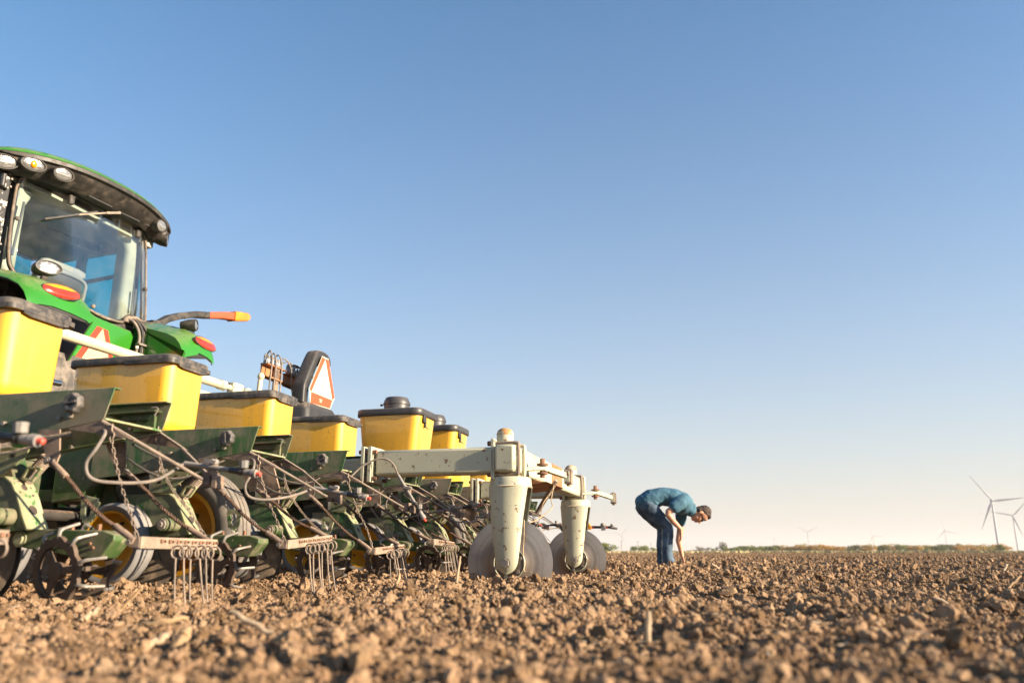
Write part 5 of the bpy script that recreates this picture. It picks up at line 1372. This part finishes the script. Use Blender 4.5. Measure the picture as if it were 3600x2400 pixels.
# ------------------------------------------------------------------ poles, house, trees
def gpole(x, ytop, label):
    Hp = 10.0
    d = pix(x, ytop); Yd = (Hp - CAMH)/(d[2]/d[1])
    t = thing('utility_pole', label, 'utility pole', (d[0]/d[1]*Yd, Yd, 0), -.2, 'utility poles along the far road')
    cobj('pole', 'pole', lambda m: m.tube([(0, 0, -.5), (0, 0, Hp)], [.20, .13], 8), M['pole'], t)
    cobj('arm', 'crossarm', lambda m: m.box((0, -.15, Hp-.7), (2.4, .12, .14)), M['pole'], t)
    cobj('ins', 'insulators', lambda m: [m.tube([(a, -.15, Hp-.63), (a, -.15, Hp-.4)], .06, 6) for a in (-1.1, -.4, .4, 1.1)], M['turbine'], t)
gpole(2184, 1898, 'utility pole beside the pale turbine near the farther coulter')
gpole(2242, 1900, 'utility pole rising from the green tree clump left of the person')
gpole(2288, 1905, 'utility pole in the gap between green trees left of the person')
gpole(2371, 1911, 'thin utility pole just right of the person\'s trouser leg')
gpole(2432, 1917, 'faint utility pole right of the person\'s reaching arm')
def tree_mesh(seed, n, lobes, spread):
    r = random.Random(seed); mb = MB()
    cs = [(r.uniform(-spread, spread), r.uniform(-.35, .35), r.uniform(.24, .80), r.uniform(.18, .30)) for _ in range(lobes)]
    for _ in range(n):
        cx, cy, cz, cr = r.choice(cs)
        v = Vector((r.gauss(0, 1), r.gauss(0, 1), r.gauss(0, 1))).normalized() * cr * r.uniform(.35, 1.05)**.6
        p = Vector((cx + v.x*1.2, cy + v.y*1.2, max(.04, cz + v.z)))
        s = r.uniform(.022, .05)
        e = Euler((r.uniform(0, 6), r.uniform(0, 6), r.uniform(0, 6))).to_matrix()
        mb.add([p + e @ Vector(c) for c in ((-s, -s*.7, 0), (s, -s*.7, 0), (s*.8, s*.7, s*.3), (-s*.8, s*.7, s*.3))], [(0, 1, 2, 3)])
    tb = MB()
    tb.tube([(0, 0, -.03), (.01, 0, .2), (-.01, .01, .45)], [.030, .024, .014], 7)
    for c in cs[:5]:
        tb.tube([(0, 0, .22), (c[0]*.5, c[1]*.5, (c[2]+.2)*.5), (c[0], c[1], c[2])], [.016, .010, .004], 5)
    return mb, tb
def treeset(mat, name, seeds, n, lobes, spread):
    out = []
    for s in seeds:
        c, tk = tree_mesh(s, n, lobes, spread)
        out.append((c.mesh(name, mat, False), tk.mesh('trunk', M['bark'])))
    return out
TS = {'green': treeset(M['leaf_green'], 'crown', (1, 2, 3), 900, 9, .42), 'orange': treeset(M['leaf_orange'], 'crown', (5, 6, 7), 900, 10, .45),
      'grey': treeset(M['leaf_grey'], 'crown', (9, 10), 480, 8, .40), 'tall': treeset(M['leaf_grey'], 'crown', (13,), 520, 7, .26)}
def tree(x, ytop, wpx, Yd, kind, label, group=None, idx=0, ybase=None, cat='tree'):
    p = at_depth(x, ytop, Yd)
    h = p.z; w = wpx / 2896 * Yd
    t = thing({'green': 'broadleaf_tree', 'orange': 'autumn_tree', 'grey': 'sparse_tree', 'tall': 'tall_tree'}[kind], label, cat, (p.x, Yd, 0), (idx*1.7) % 6.28 if kind != 'tall' else 0, group)
    cm, tm = TS[kind][idx % len(TS[kind])]
    for nm, me_ in (('crown', cm), ('trunk', tm)):
        o = link(nm, me_, t); o.scale = (w/1.15, w/1.15, h/1.02)
    return t
tree(2142, 1904, 66, 300, 'green', 'rounded green bush just right of the farther coulter disc', cat='bush')
tree(2236, 1914, 42, 400, 'green', 'darker green tree, left one of the clump left of the person', idx=1)
tree(2266, 1915, 44, 405, 'green', 'yellow-green tree, right one of the clump left of the person', idx=2)
tree(2303, 1922, 30, 420, 'green', 'small green tree touching the person\'s trouser leg', idx=0)
tree(2462, 1916, 34, 560, 'grey', 'thin grey-brown tree right of the person\'s reaching hand', idx=0)
tree(2436, 1930, 40, 520, 'grey', 'low greyish scrub right of the person\'s hand', idx=1, cat='bush')
tree(2484, 1921, 30, 540, 'grey', 'round brownish tree left of the white house', idx=1)
tree(2510, 1924, 24, 530, 'green', 'little green tree against the white house', idx=1)
tree(2540, 1900, 40, 600, 'tall', 'tall open-crowned tree beside the white house')
rr_ = random.Random(4)
xs = 2560; i = 0
while xs < 3545:
    top_ = 1924 if xs < 2600 else 1917 + rr_.uniform(-3, 5)
    if xs < 2730: kind = 'green'
    elif xs < 2780: kind = 'orange'
    elif xs > 3420: kind = rr_.choice(['green', 'orange'])
    else: kind = 'orange' if rr_.random() < .82 else 'green'
    if xs > 2700: top_ -= 1.0
    if xs > 3150: top_ -= 2
    top_ -= 3
    wpx = rr_.uniform(40, 62)
    lab = 'orange-brown tree in the long far hedgerow' if kind == 'orange' else 'green tree in the long far hedgerow'
    tree(xs, top_, wpx, rr_.uniform(430, 470), kind, lab, 'orange-brown hedgerow trees' if kind == 'orange' else 'green hedgerow trees', idx=i)
    xs += rr_.uniform(17, 26); i += 1
tree(3516, 1910, 30, 360, 'green', 'single green tree at the foot of the tallest turbine', idx=2)
hs = thing('house', 'white low house among trees right of the person', 'house', at_depth(2534, 1940, 640) * Vector((1, 1, 0)) if False else (at_depth(2534, 1940, 640).x, 640, 0), .2)
obj('wall', MB().box((0, 0, 1.5), (6.5, 5, 3.2)).box((5.2, .6, 1.2), (3.6, 4, 2.6)), M['house_wall'], hs)
obj('roof', MB().prismx([(-2.9, 3.05), (2.9, 3.05), (0, 4.3)], -3.5, 3.5), M['house_roof'], hs)
obj('window', MB().box((-1.5, -2.52, 1.8), (1.0, .06, 1.0)).box((1.2, -2.52, 1.8), (1.0, .06, 1.0)), M['plastic'], hs)
def tuft_strip(name, label, mat, x0, x1, Y0, Y1, n, h, seed):
    r = random.Random(seed); mb = MB()
    for _ in range(n):
        Yd = r.uniform(Y0, Y1); px = r.uniform(x0, x1); d = pix(px, 1940); p = Vector((d[0]/d[1]*Yd, Yd, -.05))
        hh = h*r.uniform(.5, 1.1); w = h*r.uniform(.35, .9); a = r.uniform(0, 3.1); k = Vector((r.uniform(-.4, .4), r.uniform(-.4, .4), 0))*hh
        dd = Vector((math.cos(a), math.sin(a), 0))*w
        mb.add([p - dd, p + dd, p + dd*.6 + k + Vector((0, 0, hh)), p - dd*.5 + k + Vector((0, 0, hh*.9))], [(0, 1, 2, 3)])
    o = obj(name, mb, mat, None, 0, False); o['kind'] = 'stuff'; return o
tuft_strip('dry_grass', '', M['drygrass'], 1950, 2640, 190, 300, 9000, .55, 3)
tuft_strip('green_crop', '', M['crop'], 2560, 3900, 260, 400, 16000, .75, 5)

# ------------------------------------------------------------------ crop residue and single lumps on the soil
def stalk(px, py, Yd, L_, r, rot, label, mat='straw', cat='stalk', name='dry_stalk', lift=.01, curve=.0):
    d = pix(px, py); X0 = d[0]/d[1]*Yd
    p0 = Vector((X0, Yd, gz(X0, Yd) + lift))
    dv = Euler(rot).to_matrix() @ Vector((L_/2, 0, 0))
    side = dv.cross(Vector((0, 0, 1))); side = side.normalized() if side.length > 1e-6 else Vector((0, 1, 0))
    n = 9; path = []; rad = []
    for i in range(n):
        f = i/(n-1)*2 - 1
        path.append(dv*f + side*curve*(1-f*f) + Vector((0, 0, .003*math.sin(i*2.1))))
        rad.append(r*(1 + (.22 if i in (2, 6) else 0) - .12*abs(f)))
    o = obj(name, MB().tube(path, rad, 9), M[mat]); o.location = p0
    return tag(o, label, cat)
stalk(2277, 2180, 1.80, .080, .0065, (0, math.radians(-86), 0), 'upright blurred stubble stalk standing in the foreground soil', 'straw_pale', 'stubble', 'stubble_stalk', .042)
stalk(905, 2225, 1.75, .15, .0060, (0, math.radians(22), math.radians(-18)), 'thick pale broken stalk lying left of centre in the foreground', 'straw_pale', lift=.018)
stalk(575, 2200, 1.85, .10, .0045, (0, math.radians(-8), math.radians(12)), 'flat straw-coloured husk piece in front of the nearest harrow', 'straw', lift=.02, curve=.015)
stalk(545, 2235, 1.70, .055, .008, (0, math.radians(-24), math.radians(30)), 'stubby pale cob piece by the husk in the left foreground', 'straw_pale', 'corn cob', 'cob_piece', .018)
stalk(640, 2215, 1.72, .05, .012, (0, math.radians(-50), math.radians(60)), 'amber kernel cluster on husk in the left foreground', 'straw', 'husk', 'husk_piece', .02)
stalk(460, 2060, 2.75, .11, .0045, (0, math.radians(-48), math.radians(5)), 'thin leaning straw beside the nearest spiked wheel', 'straw', lift=.035)
stalk(1610, 2010, 4.2, .16, .006, (0, math.radians(-82), 0), 'upright pale stalk caught in the far harrow coils', 'straw_pale', lift=.07)
stalk(2520, 1976, 9.0, .16, .014, (0, math.radians(28), math.radians(20)), 'pale cut stalk lying on soil right of the person\'s hand', 'straw_pale', lift=.03)
stalk(3360, 2090, 2.7, .13, .006, (0, math.radians(24), math.radians(-15)), 'leaning pale stalk near the right edge of the field', 'straw_pale', lift=.03)
stalk(3560, 2050, 4.0, .12, .006, (0, math.radians(-35), math.radians(10)), 'small dry stalk at the far right edge', 'straw', lift=.03)
stalk(1390, 2015, 4.0, .09, .007, (0, math.radians(-60), math.radians(40)), 'curled dry leaf in front of the third harrow', 'straw', 'leaf', 'dry_leaf', .03, .02)
stalk(3530, 1992, 7.0, .13, .010, (0, math.radians(-40), math.radians(30)), 'pale split stalk on the ridge below the tallest turbine', 'straw_pale', lift=.03)
stalk(330, 2070, 2.3, .05, .008, (0, math.radians(-35), math.radians(20)), 'short pale stub under the nearest spiked wheel', 'straw_pale', lift=.03)
def lump(px, py, Yd, s, label, tall=1.0, seed=0):
    d = pix(px, py); X0 = d[0]/d[1]*Yd
    o = bpy.data.objects.new('dirt_clod', protos[seed % len(protos)]); COL.objects.link(o)
    o.location = (X0, Yd, gz(X0, Yd) + s*.35*tall); o.scale = (s, s, s*tall); o.rotation_euler = (0, 0, seed)
    return tag(o, label, 'clod')
lump(2163, 1985, 7.4, .045, 'dark pointed clod standing right of the farther coulter disc', 1.7, 2)
lump(2350, 1985, 10.2, .060, 'clod in front of the person\'s boot', .8, 5)
lump(2830, 1990, 7.0, .080, 'large clod alone in mid field under the upright turbine', .8, 3)
lump(3060, 1992, 6.6, .070, 'broad clod in mid field right of the large one', .8, 7)
lump(2560, 2050, 3.6, .060, 'pale rounded clod in the field below the person', .9, 4)

# scraps of straw and leaf lying all over the tilled ground
mb = MB(); r = random.Random(31)
for _ in range(900):
    Yd = r.uniform(1.15, 9.0)**1.0; X0 = r.uniform(-.68, .68)*Yd
    L_ = r.uniform(.010, .045) * (.6 + .12*Yd); w = r.uniform(.0012, .0035) * (.7 + .15*Yd)
    e = Euler((r.uniform(-.5, .5), r.uniform(-.5, .5), r.uniform(0, 6.3))).to_matrix()
    c = Vector((X0, Yd, gz(X0, Yd) + r.uniform(.006, .022)))
    bend = r.uniform(-.2, .2)*L_
    P = [(-L_/2, -w, 0), (0, -w + bend*.3, bend), (L_/2, -w*.4, 0), (L_/2, w*.4, 0), (0, w + bend*.3, bend), (-L_/2, w, 0)]
    mb.add([c + e @ Vector(p) for p in P], [(0, 1, 4, 5), (1, 2, 3, 4)])
sc_ = obj('straw_scraps', mb, M['straw_pale'], None, 0, False); sc_['kind'] = 'stuff'

# ------------------------------------------------------------------ haze
hm = bpy.data.materials.new('haze'); hm.use_nodes = True
hn = hm.node_tree.nodes; hn.clear()
ho = hn.new('ShaderNodeOutputMaterial'); pv = hn.new('ShaderNodeVolumePrincipled')
pv.inputs['Color'].default_value = (.91, .885, .86, 1)
pv.inputs['Density'].default_value = 0.00018
pv.inputs['Anisotropy'].default_value = .1
hm.node_tree.links.new(pv.outputs[0], ho.inputs['Volume'])
hz = obj('haze', MB().box((0, 3400, 74), (14400, 13200, 150)), hm, None, 0, False); hz['kind'] = 'stuff'
